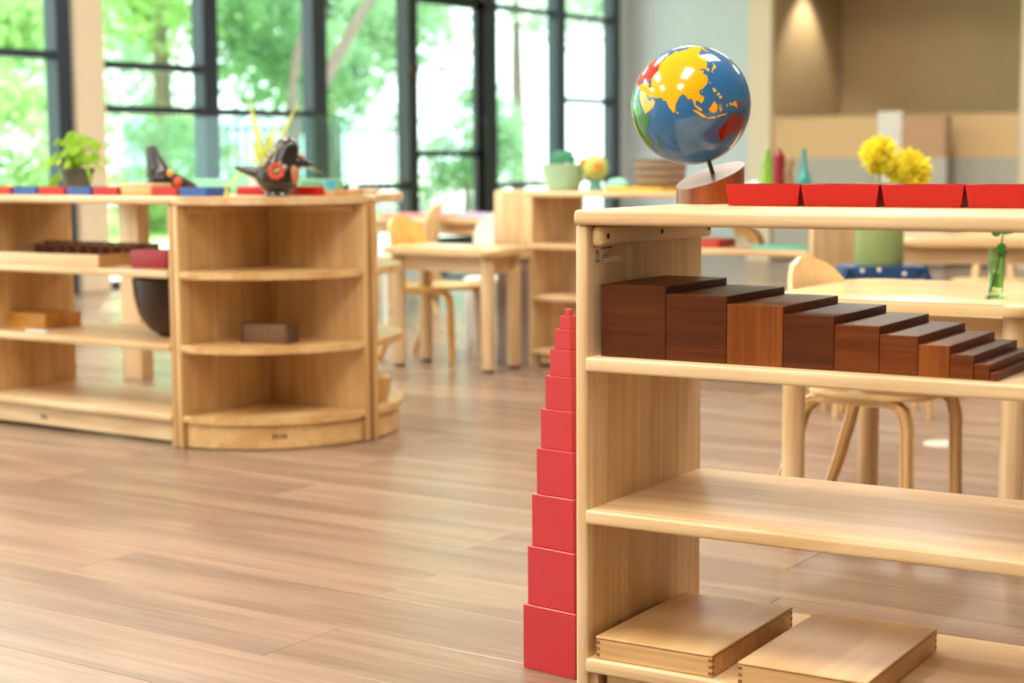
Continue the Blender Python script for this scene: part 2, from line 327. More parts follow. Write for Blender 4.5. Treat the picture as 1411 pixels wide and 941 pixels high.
# ------------------------------------------------------------------ ceiling lights
LT = thing('ceiling_light', 'recessed rectangular ceiling light above the classroom floor', 'ceiling light', (LAMPS[0][0], LAMPS[0][1], CEIL), 0, 'recessed ceiling lights')
part('frame', B().box(-0.33, 0.33, -0.63, -0.6, -0.02, 0).box(-0.33, 0.33, 0.6, 0.63, -0.02, 0).box(-0.33, -0.3, -0.6, 0.6, -0.02, 0).box(0.3, 0.33, -0.6, 0.6, -0.02, 0), white_m, LT)
part('diffuser', B().box(-0.3, 0.3, -0.6, 0.6, -0.008, -0.002), lamp_m, LT)
def lamp_label(x, y):
    ys = sorted(b for a, b in LAMPS if a == x)
    return 'rectangular ceiling light in the %s, %s' % ({-6.0: 'row nearest the windows', -3.6: 'middle row', -0.9: 'row above the near shelf'}[x], ('behind the camera', 'nearest ahead of the camera', 'second ahead of the camera', 'third ahead of the camera', 'farthest from the camera')[ys.index(y)])
LT['label'] = lamp_label(*LAMPS[0])
for x, y in LAMPS[1:]: dup(LT, (x, y, CEIL), 0, lamp_label(x, y))
for x, y in LAMPS:
    al = bpy.data.lights.new('lamp_light', 'AREA'); al.shape = 'RECTANGLE'; al.size = LAMP_W; al.size_y = LAMP_L; al.energy = LAMP_E; al.color = (1.0, 0.94, 0.86)
    ao = bpy.data.objects.new('lamp_light', al); C.objects.link(ao); ao.location = (x, y, CEIL-0.02)
# alcove downlight that throws the scallop on the tan return wall
dl = thing('downlight', 'small round recessed downlight close to the tan alcove wall', 'ceiling light', (-5.2, 12.15, 2.25))
part('ring', B().lathe([(0.05, -0.002), (0.065, -0.012), (0.07, 0.0)], 24), white_m, dl)
sp = bpy.data.lights.new('downlight_beam', 'SPOT'); sp.energy = 40; sp.spot_size = math.radians(84); sp.spot_blend = 0.6; sp.color = (1.0, 0.9, 0.72); sp.shadow_soft_size = 0.04
spo = bpy.data.objects.new('downlight_beam', sp); C.objects.link(spo); spo.location = (-5.2, 12.15, 2.22); spo.rotation_euler = (0, math.radians(14), 0)

# ------------------------------------------------------------------ open shelving cabinets
def cabinet(name, label, loc, yaw, L, D, top_z, shelves, wd, th=0.02, pt=0.019, plinth_h=0.07, top_over=0.0, rails=True, edge=None, group=None):
    """runs along local X from 0 to L, front at local Y 0, back at D"""
    t = thing(name, label, 'shelf', loc, yaw, group)
    z1 = top_z - 0.021; edge = edge or wd
    for x0 in (0.0, L-pt): part('side_panel', B().box(x0, x0+pt, 0.002, D, 0, z1, bev=0.005, seg=3), wd['Z'], t)
    part('top_board', B().box(-top_over, L+top_over, -0.004, D+0.002, z1, top_z, bev=0.0060, seg=4), edge['X'], t)
    for z in shelves: part('shelf_board', B().box(pt-0.001, L-pt+0.001, -0.003, D-0.002, z-th, z, bev=0.0038, seg=3), edge['X'], t)
    if rails:
        for x0, x1, sx in ((pt, pt+0.019, 1), (L-pt-0.019, L-pt, -1)):
            c = part('cleat', B().box(x0, x1, 0.012, D-0.004, z1-0.030, z1-0.0015, bev=0.007, seg=3), wd['Y'], t)
            for yy in (0.028, D*0.52, D-0.018):
                xs = x1 if sx > 0 else x0
                sc = B(); sc.tube([(xs-0.002*sx, yy, z1-0.0155), (xs+0.0006*sx, yy, z1-0.0155)], 0.0042, 10); part('screw', sc, screw_m, c)
    zb = shelves[-1]-th
    part('plinth', B().prism([(pt+0.022, 0.02), (L-pt-0.022, 0.02), (L-pt-0.022, 0.038), (pt+0.022, 0.038)], 0.012, zb, bev=0.002, seg=1), edge['X'], t)
    for x0 in (pt, L-pt-0.012): part('cleat_post', B().box(x0, x0+0.012, 0.012, 0.05, 0, zb), wd['Z'], t)
    return t

# near shelf: panel left at N x -1.133, front y 2.005
NS = cabinet('open_shelf', 'pale maple open shelf in front, holding brown prisms and carrying the globe', near(-1.133, 2.003), YAW, 1.22, 0.374, 0.704, (0.501, 0.286, 0.073), maple)
lab = part('maker_label', B().box(0.0190, 0.0193, 0.021, 0.048, 0.6285, 0.651), label_m, NS, label='worn paper label with small dark print')
part('maker_label', B().box(0.0190, 0.0193, 0.048, 0.104, 0.6285, 0.6365), label_m, NS, label='torn lower strip of the paper label')
b = B()
for (y0, y1, z0, z1) in ((.027, .0285, .641, .646), (.0305, .032, .641, .646), (.034, .0355, .640, .646), (.027, .034, .6455, .647), (.026, .028, .637, .640), (.033, .036, .6375, .6395),
                         (.025, .038, .6335, .6345), (.026, .038, .6305, .632), (.041, .0435, .6475, .650), (.046, .054, .6482, .6505), (.058, .064, .6485, .6505), (.065, .074, .6485, .6508),
                         (.043, .062, .6385, .6395), (.042, .067, .6355, .6362), (.041, .048, .6315, .6322)):
    b.box(0.0193, 0.01945, y0, y1, z0, z1)
part('print', b, print_m, lab, smooth=0)

# ten brown prisms on the second board
names = ['largest dark brown prism at the left end of the stair on the shelf', 'second largest brown prism beside the largest one', 'orange-brown prism with diagonal grain, third from the left panel',
         'dark brown prism right of the orange-brown one, fourth in the stair', 'fifth brown prism of the stair, middle height', 'sixth brown prism, warm brown front face', 'seventh brown prism, lighter orange-brown front',
         'eighth brown prism, low, third lowest of the stair', 'ninth brown prism, second lowest of the stair', 'thinnest brown prism at the right end of the stair']
mm = [brown_a, brown_a, brown_b, brown_a, brown_c, brown_c, brown_b, brown_c, brown_c, brown_c]
px = -1.1015
for i in range(10):
    s = (10-i)/100
    solo('brown_prism', B().box(-s/2+0.0003, s/2-0.0003, -0.1, 0.1, 0, s, bev=0.0007, seg=1), mm[i], names[i], 'block', near(px+s/2, 2.0216+0.1, 0.5012), YAW, 'brown stair prisms')
    px += s

# two flat wooden boxes on the bottom board
def flat_box(loc, label, w_, d_, yaw):
    t = thing('wooden_box', label, 'box', loc, yaw, 'flat wooden boxes'); h = 0.0285
    part('body', B().box(-w_/2, w_/2, -d_/2, d_/2, 0, h-0.001, bev=0.0008, seg=1), box_wood, t)
    part('lid', B().box(-w_/2-0.0006, w_/2+0.0006, -d_/2-0.0006, d_/2+0.0006, h, h+0.0035, bev=0.0009, seg=1), lid_wood, t)
    for sx in (-1, 1):
        for sy in (-1, 1):
            for k in range(3):
                z0 = 0.003+k*0.009
                x1 = sx*(w_/2+0.0002); x0 = sx*(w_/2-0.006); y1 = sy*(d_/2+0.0002); y0 = sy*(d_/2-0.006)
                part('finger_joint', B().box(min(x0, x1), max(x0, x1), min(y0, y1), max(y0, y1), z0, z0+0.0045), joint_wood, t, smooth=0)
    return t
flat_box(near(-1.012, 2.150, 0.0735), 'flat beech box with plywood lid beside the left shelf panel', 0.179, 0.283, YAW)
flat_box(near(-0.791, 2.143, 0.0735), 'flat beech box with plywood lid, further right on the bottom shelf', 0.179, 0.288, YAW)

# ------------------------------------------------------------------ pink tower
tn = ['base pink cube, the largest, standing on the floor', 'second largest pink cube on the base cube', 'third largest pink cube in the tower', 'fourth largest pink cube in the tower', 'fifth largest pink cube, just below mid height of the tower',
      'pink cube sixth from the floor in the tower', 'pink cube seventh from the floor, under the three smallest', 'third smallest pink cube near the tower top', 'second smallest pink cube, under the tiny top cube', 'tiny one-centimetre pink cube on top of the tower']
z = 0.0
for i in range(10):
    s = (10-i)/100
    solo('pink_cube', B().box(-s/2, s/2, -s/2, s/2, 0, s, bev=0.0007, seg=1), pink, tn[i], 'block', (-1.3266+rnd.uniform(-.0006, .0006), 2.1074, z), math.radians(-6.0+rnd.uniform(-.5, .5)), 'pink tower cubes')
    z += s

# ------------------------------------------------------------------ globe on its slanted base
G = Matrix(((-0.88556, 0.43248, -0.16955), (-0.36313, -0.87212, -0.32796), (-0.28970, -0.22886, 0.92935))).to_4x4()
GC = Vector((-1.221, 2.294, 0.8545)); GR = 0.0912
pole = Vector((-0.16955, -0.32796, 0.92935))
gt = thing('continent_globe', 'blue painted globe with coloured continents on a slanted wooden base', 'globe', (-1.2035, 2.326, 0.7045))
base0 = Vector((-1.2035, 2.326, 0.7045)); br = 0.0525
# slanted cylinder: top plane passes through the axis at height hc with the pole as normal
b = B(); n = 64; hc = 0.0425; lo = []; hi = []
for k in range(n):
    a = 2*PI*k/n; x, y = br*math.cos(a), br*math.sin(a); zt = hc - (pole.x*x + pole.y*y)/pole.z
    lo.append(b.bm.verts.new((x, y, 0))); hi.append(b.bm.verts.new((x, y, zt)))
b.bm.faces.new(lo[::-1])
for k in range(n): b.bm.faces.new((lo[k], lo[(k+1) % n], hi[(k+1) % n], hi[k]))
b.bm.faces.new(hi)
bm_ = part('base', b, base_side, gt)
b = B(); lo = []; hi = []
for k in range(n):
    a = 2*PI*k/n; x, y = (br+0.0002)*math.cos(a), (br+0.0002)*math.sin(a); zt = hc - (pole.x*x + pole.y*y)/pole.z
    lo.append(b.bm.verts.new((x, y, zt-0.0002))); hi.append(b.bm.verts.new((x*0.985, y*0.985, hc - (pole.x*x*.985 + pole.y*y*.985)/pole.z + 0.0009)))
for k in range(n): b.bm.faces.new((lo[k], lo[(k+1) % n], hi[(k+1) % n], hi[k]))
b.bm.faces.new(hi)
part('base_top', b, base_top, gt, label='pale pinkish slanted top face', smooth=20)
sball = GC - pole*GR - base0
part('axis_pin', B().tube([sball + pole*0.01, sball - pole*0.035], 0.0033, 12), pin_m, gt)
b = B()   # small maker mark on the low front of the base
for k, (da, dz, hz) in enumerate(((0, .0125, .0035), (3, .0125, .0028), (6, .0125, .0032), (9, .0125, .0026), (12, .0128, .0034), (10, .008, .001), (3, .008, .001))):
    a = math.radians(206+da); a2 = a+math.radians(2.0); r_ = br+0.0001
    b.quadf((r_*math.cos(a), r_*math.sin(a), dz), (r_*math.cos(a2), r_*math.sin(a2), dz), (r_*math.cos(a2), r_*math.sin(a2), dz+hz), (r_*math.cos(a), r_*math.sin(a), dz+hz))
part('maker_mark', b, mat('violet_print', (88, 70, 110), 0.5, var=0.1), bm_, smooth=0)
b = B(); b.lathe([(GR*math.sin(PI*i/72), -GR*math.cos(PI*i/72)) for i in range(73)], 144)
ball = part('ball', b, globe_blue, gt, smooth=60); ball.matrix_parent_inverse = Matrix(); ball.matrix_local = Matrix.Translation(GC-base0) @ G

ASIA = [(68.5, 68), (73, 70.5), (72, 77), (74, 87), (77.5, 104), (73.5, 112), (73, 128), (71, 137), (72, 150), (69.5, 160), (70, 178), (66, 180), (64, 178), (60, 170), (59.5, 163), (52, 158), (57, 156), (62, 162), (60, 154), (59, 143), (54.5, 137), (53, 141), (48, 140), (43, 133), (39, 128), (37, 129.5), (35, 129), (34.5, 126.5), (38, 125), (40, 124), (39, 121.5), (40.5, 121), (39, 118), (37.5, 122.5), (35, 119.5), (32, 121.5), (30, 122), (25, 119), (22.5, 114.5), (21, 110.3), (21.5, 108), (18, 106), (13, 109.3), (10.5, 107.5), (8.7, 105), (10.5, 104), (13.2, 100.7), (10, 99.2), (6.5, 101.5), (4, 103.5), (1.3, 104), (3, 101.2), (8, 98.3), (14, 98), (16.5, 97), (16, 94.5), (21, 92.3), (22.5, 91), (21.5, 87), (19, 84.8), (16, 81.5), (13, 80.2), (9, 79), (8, 77.5), (12, 75), (17, 73.3), (21, 72.6), (22, 69.5), (25, 67), (25.5, 61.5), (27, 57), (27.5, 52.5), (30, 50), (30, 48), (27, 49.6), (24.5, 51.4), (24, 54.5), (26, 56.3), (22.5, 59.8), (19, 57.7), (17, 55), (14, 48.5), (12.7, 44.5), (17, 42.5), (22, 39), (28, 35), (31.2, 34.3), (36.5, 36), (36.5, 30.5), (38, 26.8), (41, 29), (42, 34), (41.3, 41), (43, 41.5), (42, 47), (40.5, 50), (37, 49.5), (37, 54), (42, 53), (45, 51), (47, 52), (51, 56), (55, 60), (62, 59), (66, 64)]
EUROPE = [(68.5, 68), (66, 64), (62, 59), (55, 60), (51, 56), (47, 52), (46, 48), (43, 47.5), (43.5, 40), (45.2, 37), (47, 38.5), (46, 34.5), (44.6, 33.5), (46.3, 31), (43, 28), (41, 28.5), (40.5, 23), (36.6, 22.8), (39, 20), (42, 19.2), (45.5, 13.3), (42, 14), (40, 18.3), (38, 16), (41, 13), (44, 8.8), (43, 4), (41.5, 2.5), (37, -2), (36, -5.6), (37, -9), (43.3, -9), (43.5, -2), (48.5, -4.5), (51, 2), (53.5, 7), (57.5, 8.5), (54, 11), (54.5, 19), (59, 23.5), (60, 29), (60.5, 22.5), (65.5, 24), (61, 17.5), (56, 15.5), (59, 11), (58, 6.5), (62, 5), (70, 19), (71, 27), (67, 41), (64.5, 38), (68.5, 45)]
AFRICA = [(31.3, 34), (30, 32.5), (27, 34), (22, 37), (18, 38.5), (15, 40), (12, 43.3), (11.5, 51), (8, 50), (2, 45.5), (-4.5, 39.5), (-10.5, 40.5), (-15.5, 40.5), (-20, 35), (-25, 33), (-29, 31.5), (-34, 26), (-34.5, 19), (-28, 16), (-17, 12), (-6, 12.3), (4, 9), (6, 1), (4.5, -8), (12, -16.5), (21, -17), (28, -13), (36, -6), (37, 10), (31, 20), (31.5, 25)]
MADAG = [(-12, 49.3), (-16, 50.2), (-24.5, 47.2), (-25.3, 44.5), (-20, 44.2), (-16, 45)]
AUST_W = [(-11.2, 132), (-12, 136.7), (-15, 135.6), (-17.5, 140), (-26, 141), (-38, 141), (-35, 138), (-32, 134), (-32, 129), (-35, 118), (-34.3, 115), (-27, 113.5), (-22, 114), (-20, 119), (-14.5, 126.5), (-15, 129)]
AUST_E = [(-17.3, 140.5), (-16, 141.6), (-10.8, 142.4), (-14.5, 144.5), (-19, 147), (-25, 153), (-32, 152.6), (-38, 147.5), (-39, 143.5), (-38, 141.3), (-26, 141.3)]
NG_W = [(-0.8, 131.5), (-1.2, 134), (-3.2, 135.5), (-1.6, 138), (-2.7, 141), (-9, 141), (-7.5, 138.5), (-4.5, 136), (-4, 133)]
NG_E = [(-2.7, 141), (-5.5, 145.8), (-6.5, 147.8), (-10.5, 150.5), (-9.5, 147), (-8, 144), (-9, 141)]
SUM = [(5.6, 95.3), (5, 98), (2, 100.5), (-2, 104), (-5.8, 105.8), (-4, 102.3), (0, 99), (3, 97)]
JAVA = [(-5.9, 106), (-6.5, 110.5), (-7.5, 114.3), (-8.8, 114), (-7.6, 108.5), (-7, 105.5)]
LESS = [(-8, 115.5), (-8, 123), (-9, 123), (-9, 115.5)]
TIMOR = [(-8.3, 126.8), (-9.3, 126), (-10.3, 123.5), (-9.4, 123.5)]
BORNEO = [(7, 117), (4, 118.5), (1, 119), (-3.5, 116.3), (-3, 111.5), (1.5, 109), (3, 112.5), (5, 115)]
SULA = [(1.5, 125), (0.5, 120.5), (-1, 120.8), (-1, 123.3), (-2, 121.5), (-5.5, 122.8), (-3, 121), (-5.5, 120.3), (-5.5, 119.5), (-1, 119.5), (1.3, 120.7)]
LUZ = [(18.5, 121), (18, 122.3), (14, 123.8), (13.8, 120.6), (16, 120)]
VIS = [(12, 123), (12.3, 125.3), (10, 125.2), (9.5, 123), (11, 122)]
MIND = [(9.6, 125.5), (7, 126.5), (6, 125.2), (7.5, 122.2)]
JAP = [(41.3, 141), (38, 141), (35.2, 140.3), (34, 136), (33.8, 131), (35.5, 133), (37, 137), (39.5, 139.8)]
HOK = [(45.4, 142), (43.3, 145.5), (42, 143), (41.6, 140.5)]
KYU = [(33.8, 131), (31.2, 131), (32.5, 129.8)]
TAI = [(25.2, 121.6), (22, 120.8), (23.3, 120)]
HAI = [(20, 110.8), (18.4, 109.6), (19.5, 108.7)]
SRI = [(9.6, 80.2), (7.5, 81.8), (6, 80.7), (8, 79.8)]
SAKH = [(54, 142.6), (46, 143.2), (47, 142), (52, 141.8)]
MOL = [(1.8, 127.8), (-0.8, 128.6), (-3.4, 130.5), (-3.2, 127.8)]
def inside(poly, la, lo):
    c = False; j = len(poly)-1
    for i in range(len(poly)):
        if (poly[i][0] > la) != (poly[j][0] > la) and lo < (poly[j][1]-poly[i][1])*(la-poly[i][0])/(poly[j][0]-poly[i][0])+poly[i][1]: c = not c
        j = i
    return c
def continent(name, polys, m, label, st=0.7):
    vid, vs, fs = {}, [], []
    def V(i, j):
        if (i, j) not in vid:
            la, lo = math.radians(i*st), math.radians(j*st); r = GR+0.0004; vid[(i, j)] = len(vs)
            vs.append((r*math.cos(la)*math.cos(lo), r*math.cos(la)*math.sin(lo), r*math.sin(la)))
        return vid[(i, j)]
    for poly in polys:
        la0, la1 = min(p[0] for p in poly), max(p[0] for p in poly); lo0, lo1 = min(p[1] for p in poly), max(p[1] for p in poly)
        for i in range(int(la0/st)-1, int(la1/st)+2):
            for j in range(int(lo0/st)-1, int(lo1/st)+2):
                if inside(poly, (i+.5)*st, (j+.5)*st): fs.append((V(i, j), V(i, j+1), V(i+1, j+1), V(i+1, j)))
    me = bpy.data.meshes.new(name); me.from_pydata(vs, [], fs); me.materials.append(m); me.polygons.foreach_set('use_smooth', [True]*len(fs))
    obj(name, me, ball, label)
continent('asia', [ASIA, LUZ, VIS, MIND, JAP, HOK, KYU, TAI, HAI, SRI, SAKH, SUM, JAVA, LESS, TIMOR, BORNEO, SULA, MOL, NG_W], cont_yellow, 'yellow painted Asia with its islands')
continent('europe', [EUROPE], cont_red, 'red painted Europe')
continent('africa', [AFRICA, MADAG], cont_green, 'green painted Africa with Madagascar')
continent('australia', [AUST_W, AUST_E, NG_E], cont_brown, 'rust red painted Australia')

# ------------------------------------------------------------------ trays
def tray(w_, d_, h, m, t=0.005, fl=0.005):
    """open flared tray as one shell, bottom at z 0"""
    b = B(); bm = b.bm
    def ring(x, y, z): return [bm.verts.new(p) for p in ((-x, -y, z), (x, -y, z), (x, y, z), (-x, y, z))]
    r1 = ring(w_/2-fl, d_/2-fl*.4, 0); r2_ = ring(w_/2, d_/2, h); r3 = ring(w_/2-t, d_/2-t, h); r4 = ring(w_/2-t-fl, d_/2-t, t)
    bm.faces.new(r1[::-1]); bm.faces.new(r4)
    for A, D in ((r1, r2_), (r2_, r3), (r3, r4)):
        for k in range(4): bm.faces.new((A[k], A[(k+1) % 4], D[(k+1) % 4], D[k]))
    return b
tl = ['red lacquered open tray next to the globe base', 'red lacquered open tray, second from the globe', 'red lacquered open tray, third from the globe', 'red lacquered open tray, fourth from the globe', 'red lacquered open tray, fifth from the globe']
for k in range(5):
    solo('red_tray', tray(0.1165, 0.10, 0.0305, red), red, tl[k], 'tray', near(-1.0225+0.0583+0.1185*k, 2.258+0.05, 0.7045), YAW + math.radians((0.5, -0.6, 0.4, -0.5, 0)[k]), 'red trays on the near shelf', smooth=0)

# ------------------------------------------------------------------ left cabinet and the half-round end
C1 = cabinet('open_shelf', 'long honey maple open shelf at left with puzzle box and trays', (-4.10, 3.19, 0), 0, 0.835, 0.372, 0.680, (0.480, 0.281, 0.090), honey, rails=False, edge=maple)
def quarter(name, label, loc, a0, R_=0.372):
    """quarter-round corner unit: two panels meeting at loc, arc from a0 to a0+90 degrees"""
    t = thing(name, label, 'shelf', (loc[0], loc[1], 0), math.radians(a0), 'quarter-round corner shelves')
    part('panel', B().box(0, R_, 0, 0.019, 0, 0.659, bev=0.005, seg=3), honey['Z'], t)
    part('panel', B().box(0, 0.019, 0.019, R_, 0, 0.659, bev=0.005, seg=3), honey['Z'], t)
    pts = lambda r: [(0.0, 0.0)] + arc(0, 0, r, 0, 90, 28)
    part('top_board', B().prism(pts(R_+0.006), 0.659, 0.680, bev=0.007, seg=3), maple['X'], t)
    q = lambda r: [(0.019, 0.019)] + [p for p in arc(0, 0, r, 0, 90, 30) if p[0] >= 0.019 and p[1] >= 0.019]
    for z in (0.480, 0.281, 0.090): part('shelf_board', B().prism(q(R_-0.001), z-0.02, z, bev=0.006, seg=3), honey['X'], t)
    pl_ = [p for p in arc(0, 0, R_-0.012, 4, 86, 28)] + [p for p in arc(0, 0, R_-0.026, 86, 4, 28)]
    k = part('curved_plinth', B().prism(pl_, 0.004, 0.070), honey['X'], t)
    for x0 in (0.019,):
        part('cleat', B().box(0.019, R_-0.03, 0.019, 0.036, 0.635, 0.657, bev=0.004), honey['X'], t)
        part('cleat', B().box(0.019, 0.036, 0.036, R_-0.03, 0.635, 0.657, bev=0.004), honey['Y'], t)
    return t
Q1 = quarter('corner_shelf', 'quarter-round honey maple corner shelf facing the room', (-3.262, 3.562), -90)
Q2 = quarter('corner_shelf', 'quarter-round corner shelf behind the first one, only its rounded board ends showing', (-3.262, 3.582), 0)
def logo_mark(parent, pts):
    b = B()
    for (x0, x1, y, z0, z1) in pts: b.box(x0, x1, y-0.0006, y, z0, z1)
    part('maker_mark', b, print_m, parent, smooth=0)
logo_mark(C1, [(0.26, 0.266, 0.02, 0.030, 0.044), (0.269, 0.275, 0.02, 0.032, 0.042), (0.278, 0.286, 0.02, 0.030, 0.040)])
b = B()
for dg in (0, 1.6, 3.4, 5.0):
    a = math.radians(43+dg); a2 = a + math.radians(1.0); r_ = 0.3605
    b.quadf((r_*math.cos(a), r_*math.sin(a), .030), (r_*math.cos(a2), r_*math.sin(a2), .030), (r_*math.cos(a2), r_*math.sin(a2), .045), (r_*math.cos(a), r_*math.sin(a), .043))
part('maker_mark', b, print_m, Q1, smooth=0)

# things on top of the left cabinet (front row)
row = [(-4.086, -3.990, 'red', 'short red tray at the left picture edge on the cabinet top'), (-3.981, -3.881, 'blue', 'blue tray between two red trays near the left edge'), (-3.872, -3.757, 'red', 'red tray in front of the leafy pot plant'),
       (-3.750, -3.650, 'blue', 'light blue tray right of the pot plant'), (-3.641, -3.538, 'red', 'red tray left of the small wooden block box'), (-3.403, -3.305, 'red', 'red tray right of the small wooden block box'), (-3.299, -3.196, 'blue', 'blue tray on the corner shelf beside the black bird')]
for x0, x1, k, lb in row:
    solo('small_tray', tray(x1-x0, 0.09, 0.023, None, 0.004, 0.003), red if k == 'red' else blue_p, lb, 'tray', ((x0+x1)/2, 3.30, 0.6805), 0, 'small trays on the left cabinet', smooth=0)
solo('block_box', B().box(-0.06, 0.06, -0.04, 0.04, 0, 0.033, bev=0.003), box_wood, 'small pale wooden box among the red and blue trays', 'box', (-3.472, 3.30, 0.6805))
solo('number_rod', B().box(-0.15, 0.15, -0.012, 0.012, 0, 0.024, bev=0.001), red, 'long red rod lying behind the blue tray and black bird', 'rod', (-3.10, 3.44, 0.6805), 0)
solo('wooden_tray', tray(0.15, 0.12, 0.014, None), honey['X'], 'low brown wooden tray right of the black bird', 'tray', (-2.985, 3.51, 0.6805), 0, smooth=0)

# black painted pottery bird
def tag_blob(b, c, r, sc): b.ball(c, r, 2, sc)
black_glaze = mat('black_glazed_clay', (26, 20, 20), 0.25, var=0.2, bscale=30, coat=0.4)
flower_red = mat('painted_flower_red', (196, 72, 46), 0.4, var=0.2, bscale=80)
paint_y = mat('painted_leaf_yellow', (186, 160, 70), 0.4, var=0.2, bscale=80)
paint_c = mat('painted_breast_clay', (190, 120, 86), 0.45, var=0.1)
def skin_body(name, verts, edges, radii, m, parent, sub=2):
    me = bpy.data.meshes.new(name); me.from_pydata(verts, edges, []); o = bpy.data.objects.new(name, me); C.objects.link(o)
    sk = o.modifiers.new('s', 'SKIN'); ss = o.modifiers.new('u', 'SUBSURF'); ss.levels = sub; ss.render_levels = sub
    for v, r in zip(me.skin_vertices[0].data, radii): v.radius = r if isinstance(r, tuple) else (r, r)
    me.skin_vertices[0].data[0].use_root = True
    dg = bpy.context.evaluated_depsgraph_get(); me2 = bpy.data.meshes.new_from_object(o.evaluated_get(dg)); bpy.data.objects.remove(o)
    me2.materials.clear(); me2.materials.append(m); me2.polygons.foreach_set('use_smooth', [True]*len(me2.polygons))
    return obj(name, me2, parent)
def blob(name, balls, m, parent, vox=0.0035):
    b = B()
    for (c, r, sc) in balls: b.ball(c, r, 3, sc)
    me = bpy.data.meshes.new(name); b.bm.to_mesh(me); b.bm.free(); o = bpy.data.objects.new(name, me); C.objects.link(o)
    rm = o.modifiers.new('r', 'REMESH'); rm.mode = 'VOXEL'; rm.voxel_size = vox; sm = o.modifiers.new('s', 'SMOOTH'); sm.factor = 0.6; sm.iterations = 8
    me2 = bpy.data.meshes.new_from_object(o.evaluated_get(bpy.context.evaluated_depsgraph_get())); bpy.data.objects.remove(o)
    me2.materials.clear(); me2.materials.append(m); me2.polygons.foreach_set('use_smooth', [True]*len(me2.polygons))
    return obj(name, me2, parent)
bird = thing('pottery_bird', 'black painted pottery bird with a red flower on the corner shelf', 'figurine', (-3.036, 3.361, 0.6805), math.radians(34))
U1 = (1, 1, 1)
def chain(p, q, r0, r1, n, sc=U1): return [(tuple(Vector(p).lerp(Vector(q), i/n)), r0+(r1-r0)*i/n, sc) for i in range(n+1)]
blob('body', [((0, 0, 0.052), 0.056, (1, .92, .92))] + chain((0.004, 0, 0.07), (0.024, 0, 0.120), 0.046, 0.033, 4, (1, .9, 1)) + chain((-0.04, 0, 0.058), (-0.108, 0, 0.074), 0.026, 0.006, 7, (1, 1.2, .75))
     + chain((0.03, 0, 0.088), (0.078, 0, 0.082), 0.022, 0.012, 5, (1, 1, .8)), black_glaze, bird)
bird.scale = (1.06, 1.06, 1.04)
part('foot_ring', B().lathe([(0, 0), (0.03, 0), (0.033, 0.004), (0.028, 0.014), (0, 0.014)], 24), black_glaze, bird)
part('beak', B().tube([(0.045, 0, 0.105), (0.072, 0, 0.098)], [0.009, 0.002], 10), paint_c, bird)
for sy in (-1,):
    b = B()
    for k in range(9):
        a = 2*PI*k/9; b.ball((0.004+0.016*math.cos(a), -0.0485+0.004*math.sin(a), 0.064+0.016*math.sin(a)), 0.0078, 1, (1, 0.35, 1))
    part('painted_flower', b, flower_red, bird)
    part('flower_centre', B().ball((0.004, -0.051, 0.064), 0.006, 1, (1, .5, 1)), paint_y, bird)
b = B()
for (x, z_, s_) in ((-0.030, 0.080, .008), (-0.018, 0.102, .006), (0.000, 0.114, .005), (0.034, 0.040, .007), (-0.034, 0.050, .006)): b.ball((x, -0.043+abs(x)*0.35+max(0, z_-.09)*.5, z_), s_, 1, (1, .5, 1.3))
part('painted_leaves', b, paint_y, bird)
part('painted_breast', B().ball((0.044, -0.020, 0.054), 0.020, 2, (.6, .8, 1.3)), paint_c, bird)
solo('tiny_figure', B().lathe([(0, 0), (0.008, 0), (0.006, 0.012), (0.004, 0.02), (0.006, 0.026), (0, 0.032)], 12), mat('yellow_green_paint', (196, 190, 84), 0.5, var=0.1), 'tiny yellow-green figure standing left of the black bird', 'figurine', (-3.165, 3.30, 0.6805))
solo('blue_cup', B().lathe([(0, 0), (0.014, 0), (0.018, 0.04), (0.016, 0.04), (0.012, 0.004), (0, 0.004)], 20), mat('sky_blue_glaze', (80, 180, 215), 0.3, var=0.05), 'small sky blue cup behind the right side of the bird', 'cup', (-3.02, 3.56, 0.6805))
solo('white_ball', B().ball((0, 0, 0.014), 0.014, 3), white_m, 'small white ball next to the sky blue cup', 'ball', (-2.97, 3.60, 0.6805), smooth=80)
solo('white_dish', B().lathe([(0, 0), (0.02, 0), (0.035, 0.016), (0.033, 0.016), (0.019, 0.003), (0, 0.003)], 24), white_m, 'little white dish at the right end of the rounded cabinet top', 'dish', (-2.945, 3.635, 0.6805))

# second dark figurine behind the trays
f2 = thing('dark_figurine', 'dark peaked pottery figurine behind the wooden block box', 'figurine', (-3.575, 3.46, 0.6805), math.radians(34))
blob('body', [((0.0, 0, 0.038), 0.042, U1)] + chain((-0.01, 0, 0.06), (-0.028, 0, 0.128), 0.036, 0.017, 6) + chain((0.02, 0, 0.034), (0.085, 0, 0.018), 0.034, 0.018, 5) + chain((-0.03, 0, 0.02), (-0.07, 0, 0.012), 0.02, 0.011, 3), black_glaze, f2)
part('painted_spot', B().ball((0.032, -0.036, 0.060), 0.009, 2, (1, .6, 1.1)), mat('painted_orange', (236, 160, 40), 0.4, var=0.1), f2)
part('painted_spot', B().ball((0.052, -0.030, 0.036), 0.013, 2, (1, .6, 1.0)), flower_red, f2)

